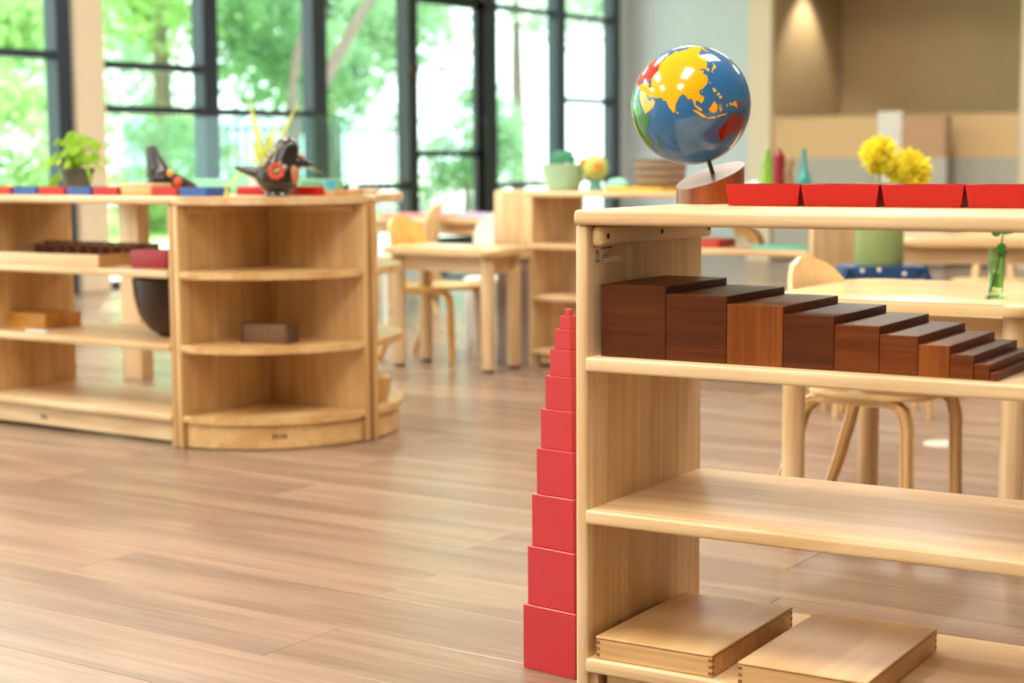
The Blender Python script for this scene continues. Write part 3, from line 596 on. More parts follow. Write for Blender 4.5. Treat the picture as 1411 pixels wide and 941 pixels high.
# ------------------------------------------------------------------ leafy plants
leaf_g = leafy('fresh_green_leaf', (116, 164, 44), (176, 208, 84), 0.4)
leaf_y = leafy('yellow_striped_leaf', (186, 196, 90), (226, 222, 130), 0.4)
leaf_d = leafy('dark_green_leaf', (52, 104, 44), (84, 140, 60), 0.25)
pot_g = mat('dark_olive_pot', (78, 84, 70), 0.45, var=0.06)
def leaf_round(b, c, r, nrm, n=9):
    nrm = Vector(nrm).normalized(); a = nrm.orthogonal().normalized(); q = nrm.cross(a); vs = [b.bm.verts.new(Vector(c)+a*(r*math.cos(2*PI*k/n))+q*(r*0.85*math.sin(2*PI*k/n))+nrm*(0.12*r*math.cos(4*PI*k/n))) for k in range(n)]
    b.bm.faces.new(vs)
def blade(b, p0, d, L, wd, droop, n=6):
    d = Vector(d).normalized(); p = Vector(p0); side = d.cross(Vector((0, 0, 1))); side = side.normalized() if side.length > .01 else Vector((1, 0, 0)); prev = None
    for i in range(n+1):
        t = i/n; ww = wd*(0.35+0.65*math.sin(PI*min(1, t*0.9+0.12)))*(1-t**4); q = p + d*(L*t) + Vector((0, 0, -droop*L*t*t)); cur = (b.bm.verts.new(q-side*ww/2+Vector((0, 0, ww*.15))), b.bm.verts.new(q+side*ww/2+Vector((0, 0, ww*.15))), b.bm.verts.new(q))
        if prev: b.bm.faces.new((prev[0], prev[2], cur[2], cur[0])); b.bm.faces.new((prev[2], prev[1], cur[1], cur[2]))
        prev = cur
def potted(loc, label):
    t = thing('potted_plant', label, 'plant', loc)
    part('pot', B().lathe([(0, 0), (0.036, 0), (0.048, 0.062), (0.053, 0.064), (0.053, 0.076), (0.049, 0.076), (0.046, 0.062), (0.034, 0.006), (0, 0.006)], 28), pot_g, t)
    part('soil', B().lathe([(0, 0.066), (0.047, 0.064)], 24), mat('potting_soil', (52, 38, 28), 0.9, bump=0.6, bscale=150), t)
    for k in range(64):
        a = rnd.uniform(0, 2*PI); rr = rnd.uniform(0.01, 0.112); z_ = 0.085+rnd.uniform(0, 0.115)*(1-rr*5.5)
        c = Vector((rr*math.cos(a), rr*math.sin(a), max(z_, .07)))
        b = B(); leaf_round(b, c, rnd.uniform(0.011, 0.021), (math.cos(a)*.8+rnd.uniform(-.4, .4), math.sin(a)*.8-0.5, rnd.uniform(.2, 1)))
        lf = part('leaf', b, leaf_g, t, smooth=0)
        if k < 16: part('stem', B().tube([(0.3*c.x*.2, 0.3*c.y*.2, 0.06), (c.x*.5, c.y*.5, c.z*.9), c], 0.0012, 5), leaf_g, lf)
    for (dx, dy, dz) in ((-0.075, -0.03, 0.035), (-0.083, -0.035, 0.018), (-0.07, -0.03, 0.012), (-0.06, -0.02, 0.05)):   # trailing cluster at the left
        b = B(); leaf_round(b, (dx, dy, dz), 0.020, (0, -1, .3)); part('leaf', b, leaf_g, t, smooth=0)
    for (d, L_) in (((1, -.2, .5), .13), ((.9, .2, .2), .11), ((1, -.5, .1), .12)):
        b = B(); blade(b, (0.02, 0, 0.10), d, L_, 0.012, 0.9); part('leaf', b, leaf_g, t, smooth=0)
    return t
potted((-3.935, 3.46, 0.6805), 'leafy green pot plant in a dark olive pot at the window side')
spd = thing('spider_plant', 'yellow-green striped spider plant rising behind the black bird', 'plant', (-3.30, 3.66, 0.68))
spd.location = (-3.735, 4.08, 0.6605); spd.scale = (1.3, 1.3, 1.25)
part('pot', B().lathe([(0, 0), (0.034, 0), (0.045, 0.06), (0.048, 0.066), (0.043, 0.066), (0.032, 0.006), (0, 0.006)], 24), white_m, spd)
for (d, L_, w_, dr_) in (((-.25, 0, 1), .23, .014, .05), ((.45, .1, 1), .24, .014, .1), ((-.8, -.1, .9), .19, .011, .5), ((-.9, 0, .5), .17, .011, .8), ((.8, 0, .9), .20, .011, .5), ((.05, .2, 1), .17, .013, .1), ((-.5, .1, 1), .16, .012, .3), ((.2, -.1, 1), .15, .012, .2), ((1, .2, .55), .2, .01, .5), ((-.3, -.4, 1), .13, .012, .3)):
    b = B(); blade(b, (0, 0, 0.055), d, L_, w_*1.7, dr_); part('leaf', b, leaf_y, spd, smooth=0)

# things inside the left cabinet
bx_in = wood('dark_box_board', (130, 82, 54), (168, 112, 76), 'X', 0.5)
t = thing('sorting_box', 'wide shallow wooden box with letter compartments on the upper shelf', 'box', (-3.80, 3.33, 0.4805), math.radians(3))
part('front_board', B().box(-0.26, 0.21, -0.125, -0.117, 0, 0.034, bev=0.001), maple['X'], t); part('back_board', B().box(-0.26, 0.21, 0.117, 0.125, 0, 0.056, bev=0.001), bx_in, t)
part('side_board', B().box(-0.26, -0.252, -0.117, 0.117, 0, 0.034), honey['Y'], t); part('side_board', B().box(0.202, 0.21, -0.117, 0.117, 0, 0.034), honey['Y'], t)
part('bottom', B().box(-0.252, 0.202, -0.117, 0.117, 0, 0.004), wood('dark_box_floor', (120, 70, 40), (150, 92, 56), 'X', 0.5), t)
for k in range(9): part('divider', B().box(-0.21+k*0.045, -0.205+k*0.045, 0.03, 0.117, 0.004, 0.050), bx_in, t)
for k in range(8): part('letter_tile', B().box(-0.197+k*0.045, -0.172+k*0.045, 0.075, 0.085, 0.004, 0.050), mat('letter_tile_grey', (190, 172, 160), 0.6, var=0.1) if k == 0 else bpy.data.materials['letter_tile_grey'], t)
solo('crimson_box', B().box(-0.07, 0.07, -0.04, 0.04, 0, 0.050, bev=0.003), mat('crimson_card', (150, 34, 46), 0.5, var=0.05), 'crimson box at the right end of the upper shelf', 'box', (-3.42, 3.29, 0.4805), 0.0)
bk = thing('dark_bowl', 'dark brown wooden bowl on the middle shelf by the panel', 'bowl', (-3.42, 3.44, 0.2815))
part('shell', B().lathe([(0, 0.0), (0.05, 0.0), (0.085, 0.022), (0.112, 0.065), (0.124, 0.115), (0.128, 0.165), (0.120, 0.165), (0.115, 0.115), (0.103, 0.07), (0.075, 0.030), (0.05, 0.010), (0, 0.010)], 36), wood('dark_bowl_wood', (48, 22, 12), (82, 42, 24), 'Z', 0.35), bk)
bk.location = (-3.44, 3.38, 0.2815)
solo('ochre_box', B().box(-0.085, 0.085, -0.07, 0.07, 0, 0.045, bev=0.002), wood('ochre_box_wood', (176, 116, 44), (214, 156, 72), 'X', 0.4), 'ochre wooden box at the left end of the middle shelf', 'box', (-3.988, 3.36, 0.2815), 0.0)
solo('paper_slip', B().box(-0.04, 0.04, -0.015, 0.015, 0, 0.006, bev=0.001), white_m, 'small white card lying in front of the ochre box', 'card', (-3.865, 3.235, 0.2815), 0.1)
# patterned brick on the corner shelf
pb_ = thing('patterned_box', 'small brown patterned box on the corner unit middle board', 'box', (-3.085, 3.37, 0.2815), math.radians(12))
part('box', B().box(-0.072, 0.072, -0.028, 0.028, 0, 0.052, bev=0.002), mat('mottled_brown_card', (104, 74, 48), 0.6, bump=0.4, bscale=120, var=0.35), pb_)
for sx in (-1, 1): part('rim', B().box(sx*.070-.004, sx*.070+.004, -0.030, 0.030, 0, 0.054), mat('brown_card_edge', (84, 56, 34), 0.6, var=0.1), pb_)
solo('wood_stump', B().lathe([(0, 0), (0.032, 0), (0.040, 0.03), (0.044, 0.07), (0.036, 0.08), (0, 0.074)], 14), honey['Z'], 'pale carved wooden bowl on the lowest rounded shelf at the far side', 'bowl', (-2.972, 3.69, 0.0905))

# ------------------------------------------------------------------ table and chair builders
def table(label, loc, yaw, W_, D_, H_, rleg, inset, wd=None, rc=0.06, apron=True):
    t = thing('table', label, 'table', loc, yaw)
    part('tabletop', B().prism(rrect(-W_/2, W_/2, -D_/2, D_/2, rc), H_-0.026, H_, bev=0.010, seg=4), wd or table_wood, t)
    if apron:
        part('apron', B().box(-W_/2+.06, W_/2-.06, -D_/2+.055, -D_/2+.075, H_-.09, H_-.027).box(-W_/2+.06, W_/2-.06, D_/2-.075, D_/2-.055, H_-.09, H_-.027)
             .box(-W_/2+.055, -W_/2+.075, -D_/2+.07, D_/2-.07, H_-.09, H_-.027).box(W_/2-.075, W_/2-.055, -D_/2+.07, D_/2-.07, H_-.09, H_-.027), maple['X'], t)
    for sx in (-1, 1):
        for sy in (-1, 1):
            x, y = sx*(W_/2-inset), sy*(D_/2-inset)
            lg = part('leg', B().lathe([(0, 0.012), (rleg*.92, 0.012), (rleg, 0.03), (rleg, H_-0.028), (0, H_-0.028)], 24, (x, y, 0)), maple['Z'], t)
            part('foot_glide', B().lathe([(0, 0), (rleg*.8, 0), (rleg*.85, 0.012), (0, 0.012)], 16, (x, y, 0)), print_m, lg)
    return t
def chair(label, loc, yaw, wd=None, H=0.56, seat=0.292):
    """faces local +X: ply seat, rounded ply back, bent laminated legs"""
    wd = wd or chair_wood
    t = thing('chair', label, 'chair', loc, yaw, 'bentwood children chairs')
    part('seat', B().prism(rrect(-0.13, 0.135, -0.14, 0.14, 0.06), seat-0.012, seat, bev=0.004, seg=2), wd, t)
    for s in (-1, 1):
        y = s*0.112
        front = [(0.112, y, 0), (0.108, y, 0.12), (0.106, y, seat-0.065), (0.098, y, seat-0.035), (0.078, y, seat-0.019), (0.03, y, seat-0.019), (-0.06, y, seat-0.019), (-0.11, y, seat-0.022), (-0.138, y, seat-0.035), (-0.152, y, seat-0.065), (-0.158, y, seat-0.085)]
        part('leg', B().strip(front, [0.030, 0.032, 0.034, 0.035, 0.034, 0.034, 0.03, 0.03, 0.028, 0.024, 0.018], 0.020, (0, 1, 0)), wd, t)
        rear = [(-0.215, y*1.1, 0), (-0.175, y*1.06, 0.10), (-0.13, y, seat-0.05), (-0.10, y*.95, seat-0.020), (-0.05, y*.9, seat-0.021)]
        part('leg', B().strip(rear, [0.026, 0.030, 0.032, 0.032, 0.028], 0.019, (0, 1, 0)), wd, t)
        upr = [(0.0, y*.62, seat-0.020), (-0.09, y*.62, seat-0.020), (-0.128, y*.62, seat-0.002), (-0.148, y*.58, seat+0.05), (-0.160, y*.5, seat+0.12), (-0.172, y*.45, H-0.09)]
        part('back_upright', B().strip(upr, 0.026, 0.011, (0, 1, 0)), wd, t)
    # curved back panel, rounded top
    b = B(); nu, nv = 14, 12; gf, gb = [], []
    for j in range(nv+1):
        v = j/nv; z_ = H-0.205+0.205*v; half = 0.128*math.sqrt(max(0.0, 1-max(0, (v-0.42)/0.58)**2.4)) if v > 0.42 else 0.098+0.03*math.sin(v/0.42*PI/2)
        half = max(half, 0.02); rf, rb = [], []
        for i in range(nu+1):
            u = -1+2*i/nu; y_ = u*half; cv = 0.030*(y_/0.128)**2; x_ = -0.168-0.035*v+cv
            rf.append(b.bm.verts.new((x_+0.005, y_, z_))); rb.append(b.bm.verts.new((x_-0.005, y_, z_)))
        gf.append(rf); gb.append(rb)
    for j in range(nv):
        for i in range(nu):
            b.bm.faces.new((gf[j][i], gf[j][i+1], gf[j+1][i+1], gf[j+1][i])); b.bm.faces.new((gb[j][i+1], gb[j][i], gb[j+1][i], gb[j+1][i+1]))
        b.bm.faces.new((gf[j][0], gf[j+1][0], gb[j+1][0], gb[j][0])); b.bm.faces.new((gf[j][nu], gb[j][nu], gb[j+1][nu], gf[j+1][nu]))
    for i in range(nu):
        b.bm.faces.new((gf[0][i], gb[0][i], gb[0][i+1], gf[0][i+1])); b.bm.faces.new((gf[nv][i], gf[nv][i+1], gb[nv][i+1], gb[nv][i]))
    part('backrest', b, wd, t, smooth=50)
    return t

# near table with its chair (right, behind the near shelf)
ty = math.radians(3)
table('low birch table right behind the near shelf with a flower vase', (-1.20, 3.335, 0), ty, 0.54, 0.56, 0.50, 0.023, 0.05, rc=0.06)
CH = chair('pale bentwood chair pushed under the near table', (-1.310, 3.345, 0), math.radians(-6))
dup(CH, (-3.86, 5.21, 0), math.radians(4), 'yellowish bentwood chair behind the middle table, its back above the top')
dup(CH, (-3.90, 5.66, 0), math.radians(-62), 'white bentwood chair, window glare put into its colour, at the far side of the middle table nearest the door')
dup(CH, (-2.12, 6.47, 0), math.radians(-78), 'cream chair back behind the background table at the right')
dup(CH, (-3.10, 7.15, 0), math.radians(160), 'bentwood chair standing in the background between cabinet and partition')
dup(CH, (-4.95, 6.05, 0), math.radians(40), 'white bentwood chair, whitened for window glare, seen beyond the half-round cabinet end')
dup(CH, (-5.25, 6.75, 0), math.radians(200), 'bentwood chair at the far pink-covered table')
# give that copy its own warmer wood
for ch_ in list(bpy.data.objects):
    if ch_.parent and ch_.parent.get('label', '').startswith('yellowish') :
        ch_.data = ch_.data.copy(); ch_.data.materials[0] = yellow_wood
    elif ch_.parent and ch_.parent.get('label', '').startswith('white bentwood'):
        ch_.data = ch_.data.copy(); ch_.data.materials[0] = white_m  # window glare on these chairs put into the colour: white instead of pale ply
table('low maple table in the middle with a chair on its far side', (-3.665, 5.03, 0), 0, 0.53, 0.29, 0.455, 0.026, 0.06, rc=0.05)
table('birch table in the right background below the cream chair back', (-1.98, 5.98, 0), math.radians(20), 0.72, 0.6, 0.49, 0.026, 0.08, rc=0.12)
table('far table by the window wall carrying a pink cloth', (-5.15, 7.25, 0), 0, 1.1, 0.7, 0.48, 0.025, 0.08)
solo('pink_cloth', B().prism(rrect(-0.22, 0.2, -0.15, 0.15, 0.05), 0, 0.012, bev=0.004), mat('pink_fabric', (226, 140, 150), 0.8, bump=0.4, bscale=150, var=0.1), 'folded pink cloth lying on the far table', 'cloth', (-5.35, 7.08, 0.4805), 0.3)
solo('lilac_cloth', B().prism(rrect(-0.14, 0.1, -0.10, 0.10, 0.05), 0, 0.02, bev=0.006), mat('lilac_fabric', (196, 176, 214), 0.8, bump=0.4, bscale=150, var=0.1), 'folded lilac cloth at the right of the pink one on the far table', 'cloth', (-4.95, 7.08, 0.4805), 0.1)

# vase with a pink flower on the near table
def stemleaf(b, c, L_, wd_, d): blade(b, c, d, L_, wd_, 0.3, 5)
green_glass = mat('green_glass', (205, 248, 196), 0.03, trans=1.0)
vz = thing('bud_vase', 'clear green glass bud vase on the near table', 'vase', (-1.029, 3.185, 0.5005))
part('glass_body', B().lathe([(0, 0.0), (0.019, 0.0), (0.021, 0.003), (0.014, 0.008), (0.0145, 0.02), (0.0155, 0.06), (0.0165, 0.096), (0.0150, 0.096), (0.0140, 0.06), (0.0125, 0.022), (0, 0.018)], 32), green_glass, vz)
part('water', B().lathe([(0, 0.0185), (0.0120, 0.0225), (0.0132, 0.05), (0, 0.05)], 24), mat('water', (225, 250, 215), 0.0, trans=1.0), vz)
fl = thing('cut_flower', 'leafy stem with a small pink blossom standing in the bud vase', 'flower', (-1.029, 3.185, 0.508))
part('stem', B().tube([(-0.008, 0, 0.005), (0.004, 0, 0.06), (0.009, 0, 0.10), (0.014, 0, 0.14)], 0.0014, 8), leaf_d, fl)
for (c_, d_, L_) in (((0.010, 0, 0.118), (-1, -.6, .4), .026), ((0.012, 0, 0.126), (1, .6, .2), .028), ((0.013, 0, 0.13), (-.8, .3, .6), .022), ((0.013, 0, 0.122), (.5, -.8, .3), .024), ((0.003, 0, 0.075), (.6, .5, .5), .022), ((0.006, 0, 0.083), (.3, -.4, .8), .024)):
    b = B(); dv = Vector(d_).normalized(); leaf_round(b, Vector(c_)+dv*L_*.45, L_*.42, (rnd.uniform(-.2, .2)+.45, -1, .35)); part('leaf', b, leaf_d, fl, smooth=0)
for k in range(6):
    a = 2*PI*k/6; b = B(); leaf_round(b, (0.030+0.007*math.cos(a), 0.012+0.006*math.sin(a), 0.138), 0.006, (math.cos(a)*.5, math.sin(a)*.5-.4, 1)); part('petal', b, mat('pink_petal', (226, 110, 140), 0.6) if k == 0 else bpy.data.materials['pink_petal'], fl, smooth=0)
solo('floor_disc', B().lathe([(0, 0.004), (0.046, 0.004), (0.049, 0.0), (0, 0)], 32), mat('off_white_disc', (206, 196, 180), 0.6, var=0.05), 'round off-white patch on the floor beyond the near table, laid as a thin disc', 'disc', (-1.541, 4.343, 0.0004))  # round off-white patch on the floor, modelled as a thin disc

# ------------------------------------------------------------------ background cabinet (middle)
C3 = cabinet('open_shelf', 'maple open shelf in the background carrying a pale bowl and basket', (-3.447, 5.19, 0), 0, 1.15, 0.372, 0.657, (0.461, 0.270, 0.068), maple, rails=False)
en = thing('end_unit', 'narrow pale wooden end unit with grey lower panel left of the background shelf', 'cabinet', (-3.55, 5.24, 0))
part('carcass', B().box(-0.085, 0.095, 0, 0.3, 0.40, 0.657, bev=0.004), maple['Z'], en); part('lower_panel', B().box(-0.08, 0.09, 0.01, 0.28, 0, 0.40), mat('grey_felt_panel', (150, 132, 122), 0.8, bump=0.3, var=0.04), en)
bw = thing('planter_bowl', 'pale sage green planter bowl on the background shelf', 'bowl', (-3.395, 5.36, 0.6575))
part('shell', B().lathe([(0, 0), (0.055, 0), (0.062, 0.004), (0.088, 0.10), (0.083, 0.10), (0.058, 0.010), (0, 0.010)], 36), mat('sage_glaze', (160, 198, 166), 0.4, var=0.03), bw)
for k in range(12):
    a = 2*PI*k/12; b = B(); leaf_round(b, (0.035*math.cos(a), 0.035*math.sin(a), 0.112+0.012*(k % 3)), 0.022, (math.cos(a), math.sin(a)-.4, .8)); part('leaf', b, leafy('teal_leaf', (70, 140, 110), (140, 200, 165)) if k == 0 else bpy.data.materials['teal_leaf'], bw, smooth=0)
bl = thing('painted_ball', 'olive and yellow ball with orange spots behind the sage planter', 'ball', (-3.262, 5.37, 0.6575))
part('ball', B().ball((0, 0, 0.085), 0.050, 3), mat('olive_ball', (176, 182, 96), 0.45, var=0.15, bscale=25), bl, smooth=80)
part('stand', B().lathe([(0, 0), (0.03, 0), (0.022, 0.02), (0.026, 0.05), (0, 0.05)], 20), mat('teal_stand', (90, 150, 130), 0.5, var=0.1), bl)
om = mat('orange_paint', (240, 140, 44), 0.5, var=0.1)
part('orange_spot', B().ball((-0.030, -0.034, 0.105), 0.018, 2, (1, .7, 1)), om, bl); part('orange_spot', B().ball((0.030, -0.036, 0.092), 0.020, 2, (1, .7, 1)), om, bl)
solo('mint_cloth', B().ball((0, 0, 0.012), 0.05, 2, (1.0, .7, .55)), mat('mint_fabric', (150, 220, 196), 0.8, bump=0.5, bscale=80, var=0.06), 'crumpled mint cloth right of the spotted ball', 'cloth', (-3.165, 5.37, 0.665))
bs = thing('woven_basket', 'grey-brown woven basket on the background shelf behind the globe', 'basket', (-3.00, 5.40, 0.6725))
part('wall', B().lathe([(0, 0), (0.085, 0), (0.098, 0.10), (0.092, 0.10), (0.080, 0.006), (0, 0.006)], 40), mat('wicker', (134, 118, 100), 0.8, bump=1.0, bscale=90, var=0.3), bs)
b = B()
for k in range(4): b.bm.verts.index_update(); b.tube([((0.087+0.0033*k)*math.cos(2*PI*i/28), (0.087+0.0033*k)*math.sin(2*PI*i/28), 0.012+0.028*k) for i in range(29)], 0.004, 6)
part('weave_band', b, mat('wicker_dark', (104, 88, 72), 0.8, var=0.2), bs)
solo('yellow_tray', tray(0.24, 0.2, 0.014, None), mat('yellow_plastic', (240, 186, 60), 0.4, var=0.03), 'yellow tray under the woven basket', 'tray', (-3.03, 5.35, 0.6575), 0, smooth=0)
# things behind it, seen through the near shelf
solo('red_book', B().box(-0.07, 0.07, -0.07, 0.07, 0, 0.028, bev=0.003), mat('red_cover', (186, 60, 48), 0.5, var=0.06), 'red book lying on the upper board of the background shelf', 'book', (-2.76, 5.33, 0.4615))
ar = thing('wooden_rocker', 'honey wooden arch toy beside the red book', 'toy', (-2.65, 5.38, 0.4615))
part('arch', B().prism([(x, z_) for x, z_ in arc(0.0, 0.0, 0.075, 0, 120, 14)] + [(x, z_) for x, z_ in arc(0, 0, 0.035, 120, 0, 14)], -0.02, 0.02, bev=0.003), honey['X'], ar).rotation_euler = (PI/2, 0, 0)
part('wheel', B().lathe([(0, -0.008), (0.018, -0.008), (0.018, 0.008), (0, 0.008)], 20), honey['Z'], ar).matrix_local = Matrix.Translation((0.06, -0.03, 0.018)) @ Matrix.Rotation(PI/2, 4, 'X')
solo('teal_mat', B().box(-0.11, 0.11, -0.09, 0.09, 0, 0.012, bev=0.003), mat('teal_plastic', (110, 190, 170), 0.5, var=0.05), 'flat teal folder at the right end of the background shelf', 'folder', (-2.45, 5.34, 0.4615))
# bottles on its top
def bottle(label, loc, prof, m, rough=None): return solo('bottle', B().lathe(prof, 24), m, label, 'bottle', loc, 0, 'bottles on the background shelf', smooth=60)
lime_gl = mat('lime_glass', (160, 214, 84), 0.08, trans=0.5); teal_gl = mat('teal_glass', (64, 176, 180), 0.06, trans=0.5)
bottle('lime green bottle right of the white column', (-2.545, 5.345, 0.6575), [(0, 0), (0.022, 0), (0.023, 0.05), (0.016, 0.07), (0.019, 0.09), (0.011, 0.12), (0.009, 0.145), (0, 0.145)], lime_gl)
bottle('dark red beaded bottle beside the lime green one', (-2.500, 5.345, 0.6575), [(0, 0)]+[(0.017+0.003*(k % 2), 0.004+0.009*k) for k in range(15)]+[(0.010, 0.14), (0.008, 0.15), (0, 0.15)], mat('dark_red_glass', (136, 26, 42), 0.2, var=0.2, bscale=60))
bottle('brown bottle topped with a cream cap between the red and teal ones', (-2.468, 5.36, 0.6575), [(0, 0), (0.020, 0), (0.018, 0.03), (0.012, 0.07), (0.020, 0.10), (0.014, 0.122), (0, 0.126)], mat('brown_cream_ceramic', (140, 110, 76), 0.5, var=0.45, bscale=25))
bottle('teal glass bottle with a long thin neck', (-2.405, 5.345, 0.6575), [(0, 0), (0.026, 0), (0.027, 0.025), (0.022, 0.055), (0.010, 0.085), (0.0075, 0.12), (0.008, 0.148), (0, 0.148)], teal_gl)
for i_, (xx, r_) in enumerate(((-2.66, 0.018), (-2.625, 0.015), (-2.595, 0.020))):
    solo('glass_ball', B().ball((0, 0, r_), r_, 3), mat('pearl_white', (232, 232, 236), 0.15, coat=0.5) if i_ == 0 else bpy.data.materials['pearl_white'], ('pearl white ball nearest the globe base', 'small pearl white ball between two others', 'pearl white ball next to the lime bottle')[i_], 'ball', (xx, 5.35, 0.6575), 0, 'pearl white balls', smooth=80)

# ------------------------------------------------------------------ blue stool, green vase with two yellow flowers
st = thing('blue_stool', 'blue painted stool with pale dots carrying the green vase', 'stool', (-1.893, 4.76, 0), math.radians(34))
part('seat', B().prism(rrect(-0.115, 0.115, -0.09, 0.09, 0.02), 0.415, 0.452, bev=0.006), mat('blue_stool_paint', (30, 68, 116), 0.4, var=0.12, bscale=20), st)
for sx in (-1, 1):
    for sy in (-1, 1): part('leg', B().strip([(sx*0.10, sy*0.075, 0.43), (sx*0.125, sy*0.085, 0.2), (sx*0.14, sy*0.09, 0)], 0.03, 0.022, (0, 1, 0)), maple['Z'], st)
    part('end_bracket', B().strip([(sx*0.112, -0.09, 0.45), (sx*0.125, -0.095, 0.41), (sx*0.142, -0.10, 0.36)], 0.03, 0.02, (0, 1, 0)), bpy.data.materials['blue_stool_paint'], st)
for (x_, z_) in ((-0.07, 0.448), (-0.02, 0.45), (0.055, 0.438)): part('pale_dot', B().ball((x_, -0.091, z_-0.006), 0.007, 2, (1, .3, 1)), white_m, st)
gv = solo('green_vase', B().lathe([(0, 0), (0.068, 0), (0.072, 0.006), (0.072, 0.20), (0.066, 0.245), (0.060, 0.245), (0.066, 0.20), (0.066, 0.012), (0, 0.012)], 48), mat('sage_green_ceramic', (150, 170, 108), 0.35, var=0.03), 'sage green cylinder vase holding yellow flowers on the blue stool', 'vase', (-1.893, 4.755, 0.4525))
petal_m = leafy('yellow_petal', (240, 222, 50), (252, 242, 96), 0.3)
def pom(label, c, r):
    t = thing('yellow_flower', label, 'flower', (-1.893, 4.755, 0.60), 0, 'yellow pompom flowers'); c = Vector(c)
    b = B(); rr = random.Random(int(c.x*1000) % 97)
    for k in range(260):
        u = rr.uniform(-1, 1); a = rr.uniform(0, 2*PI); q = math.sqrt(1-u*u); d = Vector((q*math.cos(a), q*math.sin(a), u)); L_ = r*rr.uniform(.8, 1.05)
        s_ = d.orthogonal().normalized()*(r*0.09); p0 = c + d*(r*0.3); p1 = c + d*L_*0.8; p2 = c + d*L_
        b.bm.faces.new([b.bm.verts.new(v) for v in (p0-s_*.4, p1-s_, p2, p1+s_, p0+s_*.4)])
    b.ball(c, r*0.6, 2); part('petals', b, petal_m, t, kind='stuff', smooth=0)
    part('stem', B().tube([(0.02*c.x, 0.02*c.y, -0.10), (c.x*.5, c.y*.5, c.z*.5), c-Vector((0, 0, r*.4))], 0.004, 8), leaf_g, t)
    return t
pom('yellow pompom flower at upper left above the red trays', (-0.004, 0.0, 0.180), 0.066)
pom('larger yellow pompom flower at lower right above the red trays', (0.072, 0.045, 0.135), 0.074)

# ------------------------------------------------------------------ partitions in the alcove, mat, terrarium
pt = thing('office_partition', 'low office partition with tan upper and grey lower fabric before the alcove', 'partition', (-4.4, 11.62, 0))
part('lower_panel', B().box(-1.09, 0.78, 0, 0.06, 0.02, 0.775), part_grey, pt, label='grey lower fabric'); part('cap_rail', B().box(-1.09, 0.78, -0.005, 0.065, 1.075, 1.085), part_tan, pt)
part('upper_panel', B().box(-1.09, 0.78, 0.005, 0.055, 0.775, 1.075), part_tan, pt, label='tan upper fabric')
p2 = thing('partition_return', 'brownish partition return with a pale post standing in front of the office partition', 'partition', (-4.46, 11.36, 0))
part('post', B().box(-0.09, 0.09, 0, 0.05, 0, 1.10, bev=0.004), mat('pale_post', (206, 198, 188), 0.6, var=0.02), p2, label='pale grey post')
part('panel', B().box(0.09, 0.42, 0.0, 0.04, 0.775, 1.06), mat('rosy_brown_fabric', (176, 136, 104), 0.8, bump=0.3, bscale=300, var=0.04), p2)
part('lower_panel', B().box(0.09, 0.42, 0.0, 0.04, 0.02, 0.775), part_grey, p2)
part('edge_strip', B().box(0.40, 0.43, -0.01, 0.05, 0.775, 1.06), mat('brown_edge', (150, 112, 84), 0.7, var=0.04), p2)
solo('door_mat', B().box(-0.9, 0.7, -1.1, 1.1, 0, 0.008, bev=0.003), black_m, 'large black mat on the floor before the glass door', 'mat', (-6.7, 9.9, 0.0004), 0)
stand = thing('low_stand', 'low maple stand behind the left cabinet carrying a glass tank', 'stand', (-3.98, 4.25, 0))
part('top_board', B().box(-0.62, 0.38, -0.26, 0.22, 0.635, 0.66, bev=0.006), maple['X'], stand)
for (x_, y_) in ((-0.475, -0.08), (0.32, -0.2), (-0.475, 0.16), (0.32, 0.16)): part('leg', B().box(x_-.05, x_+.05, y_-.03, y_+.03, 0, 0.635, bev=0.004), maple['Z'], stand)
tk = thing('glass_tank', 'clear glass tank with a pale green bed standing behind the trays', 'tank', (-4.16, 4.36, 0.6605))
tg = glassy('tank_glass', (238, 246, 244), rough=0.02)
part('pane', B().box(-0.42, 0.44, -0.121, -0.116, 0, 0.27), tg, tk, smooth=0); part('pane', B().box(-0.42, 0.44, 0.116, 0.121, 0, 0.27), tg, tk, smooth=0)
part('pane', B().box(-0.42, -0.415, -0.116, 0.116, 0, 0.27), tg, tk, smooth=0); part('pane', B().box(0.435, 0.44, -0.116, 0.116, 0, 0.27), tg, tk, smooth=0)
part('green_bed', B().box(-0.41, 0.43, -0.11, 0.11, 0.004, 0.05, bev=0.006), mat('pale_moss', (168, 214, 176), 0.8, bump=0.8, bscale=60, var=0.15), tk)

# ------------------------------------------------------------------ outside: ground, fence, trees
struct('ground', B().box(-60, WX-0.12, -30, 70, -0.15, -0.05), mat('lawn', (150, 186, 96), 0.9, bump=0.5, bscale=8, var=0.2))
struct('patio', B().box(-12.4, WX-0.12, -8, 21, -0.05, -0.03).box(-45, WX-0.12, 21, 60, -0.05, -0.03), mat('pale_concrete', (214, 208, 198), 0.85, bump=0.3, bscale=20, var=0.05))
fence = thing('picket_fence', 'dark vertical-bar fence beyond the patio outside the windows', 'fence', (-14.0, 18.0, 0))
fm = mat('fence_paint', (112, 128, 116), 0.6, var=0.05)
bar = B().box(-0.015, 0.015, -0.02, 0.02, -0.05, 1.25).mesh('bar', fm, 0)
for k in range(27):
    o = bpy.data.objects.new('bar', bar); C.objects.link(o); o.parent = fence; o.location = (0, -4.0+k*0.16, 0)
part('rail', B().box(-0.03, 0.03, -4.1, 0.3, 1.14, 1.18), fm, fence); part('rail', B().box(-0.03, 0.03, -4.1, 0.3, 0.2, 0.24), fm, fence)
bark = mat('tree_bark', (120, 102, 92), 0.9, bump=1.0, bscale=20, var=0.2)
lfm = [leafy('tree_leaf_a', (150, 184, 118), (204, 226, 166), 0.55), leafy('tree_leaf_b', (156, 190, 156), (204, 228, 198), 0.55), leafy('tree_leaf_c', (112, 150, 116), (166, 200, 156), 0.5)]
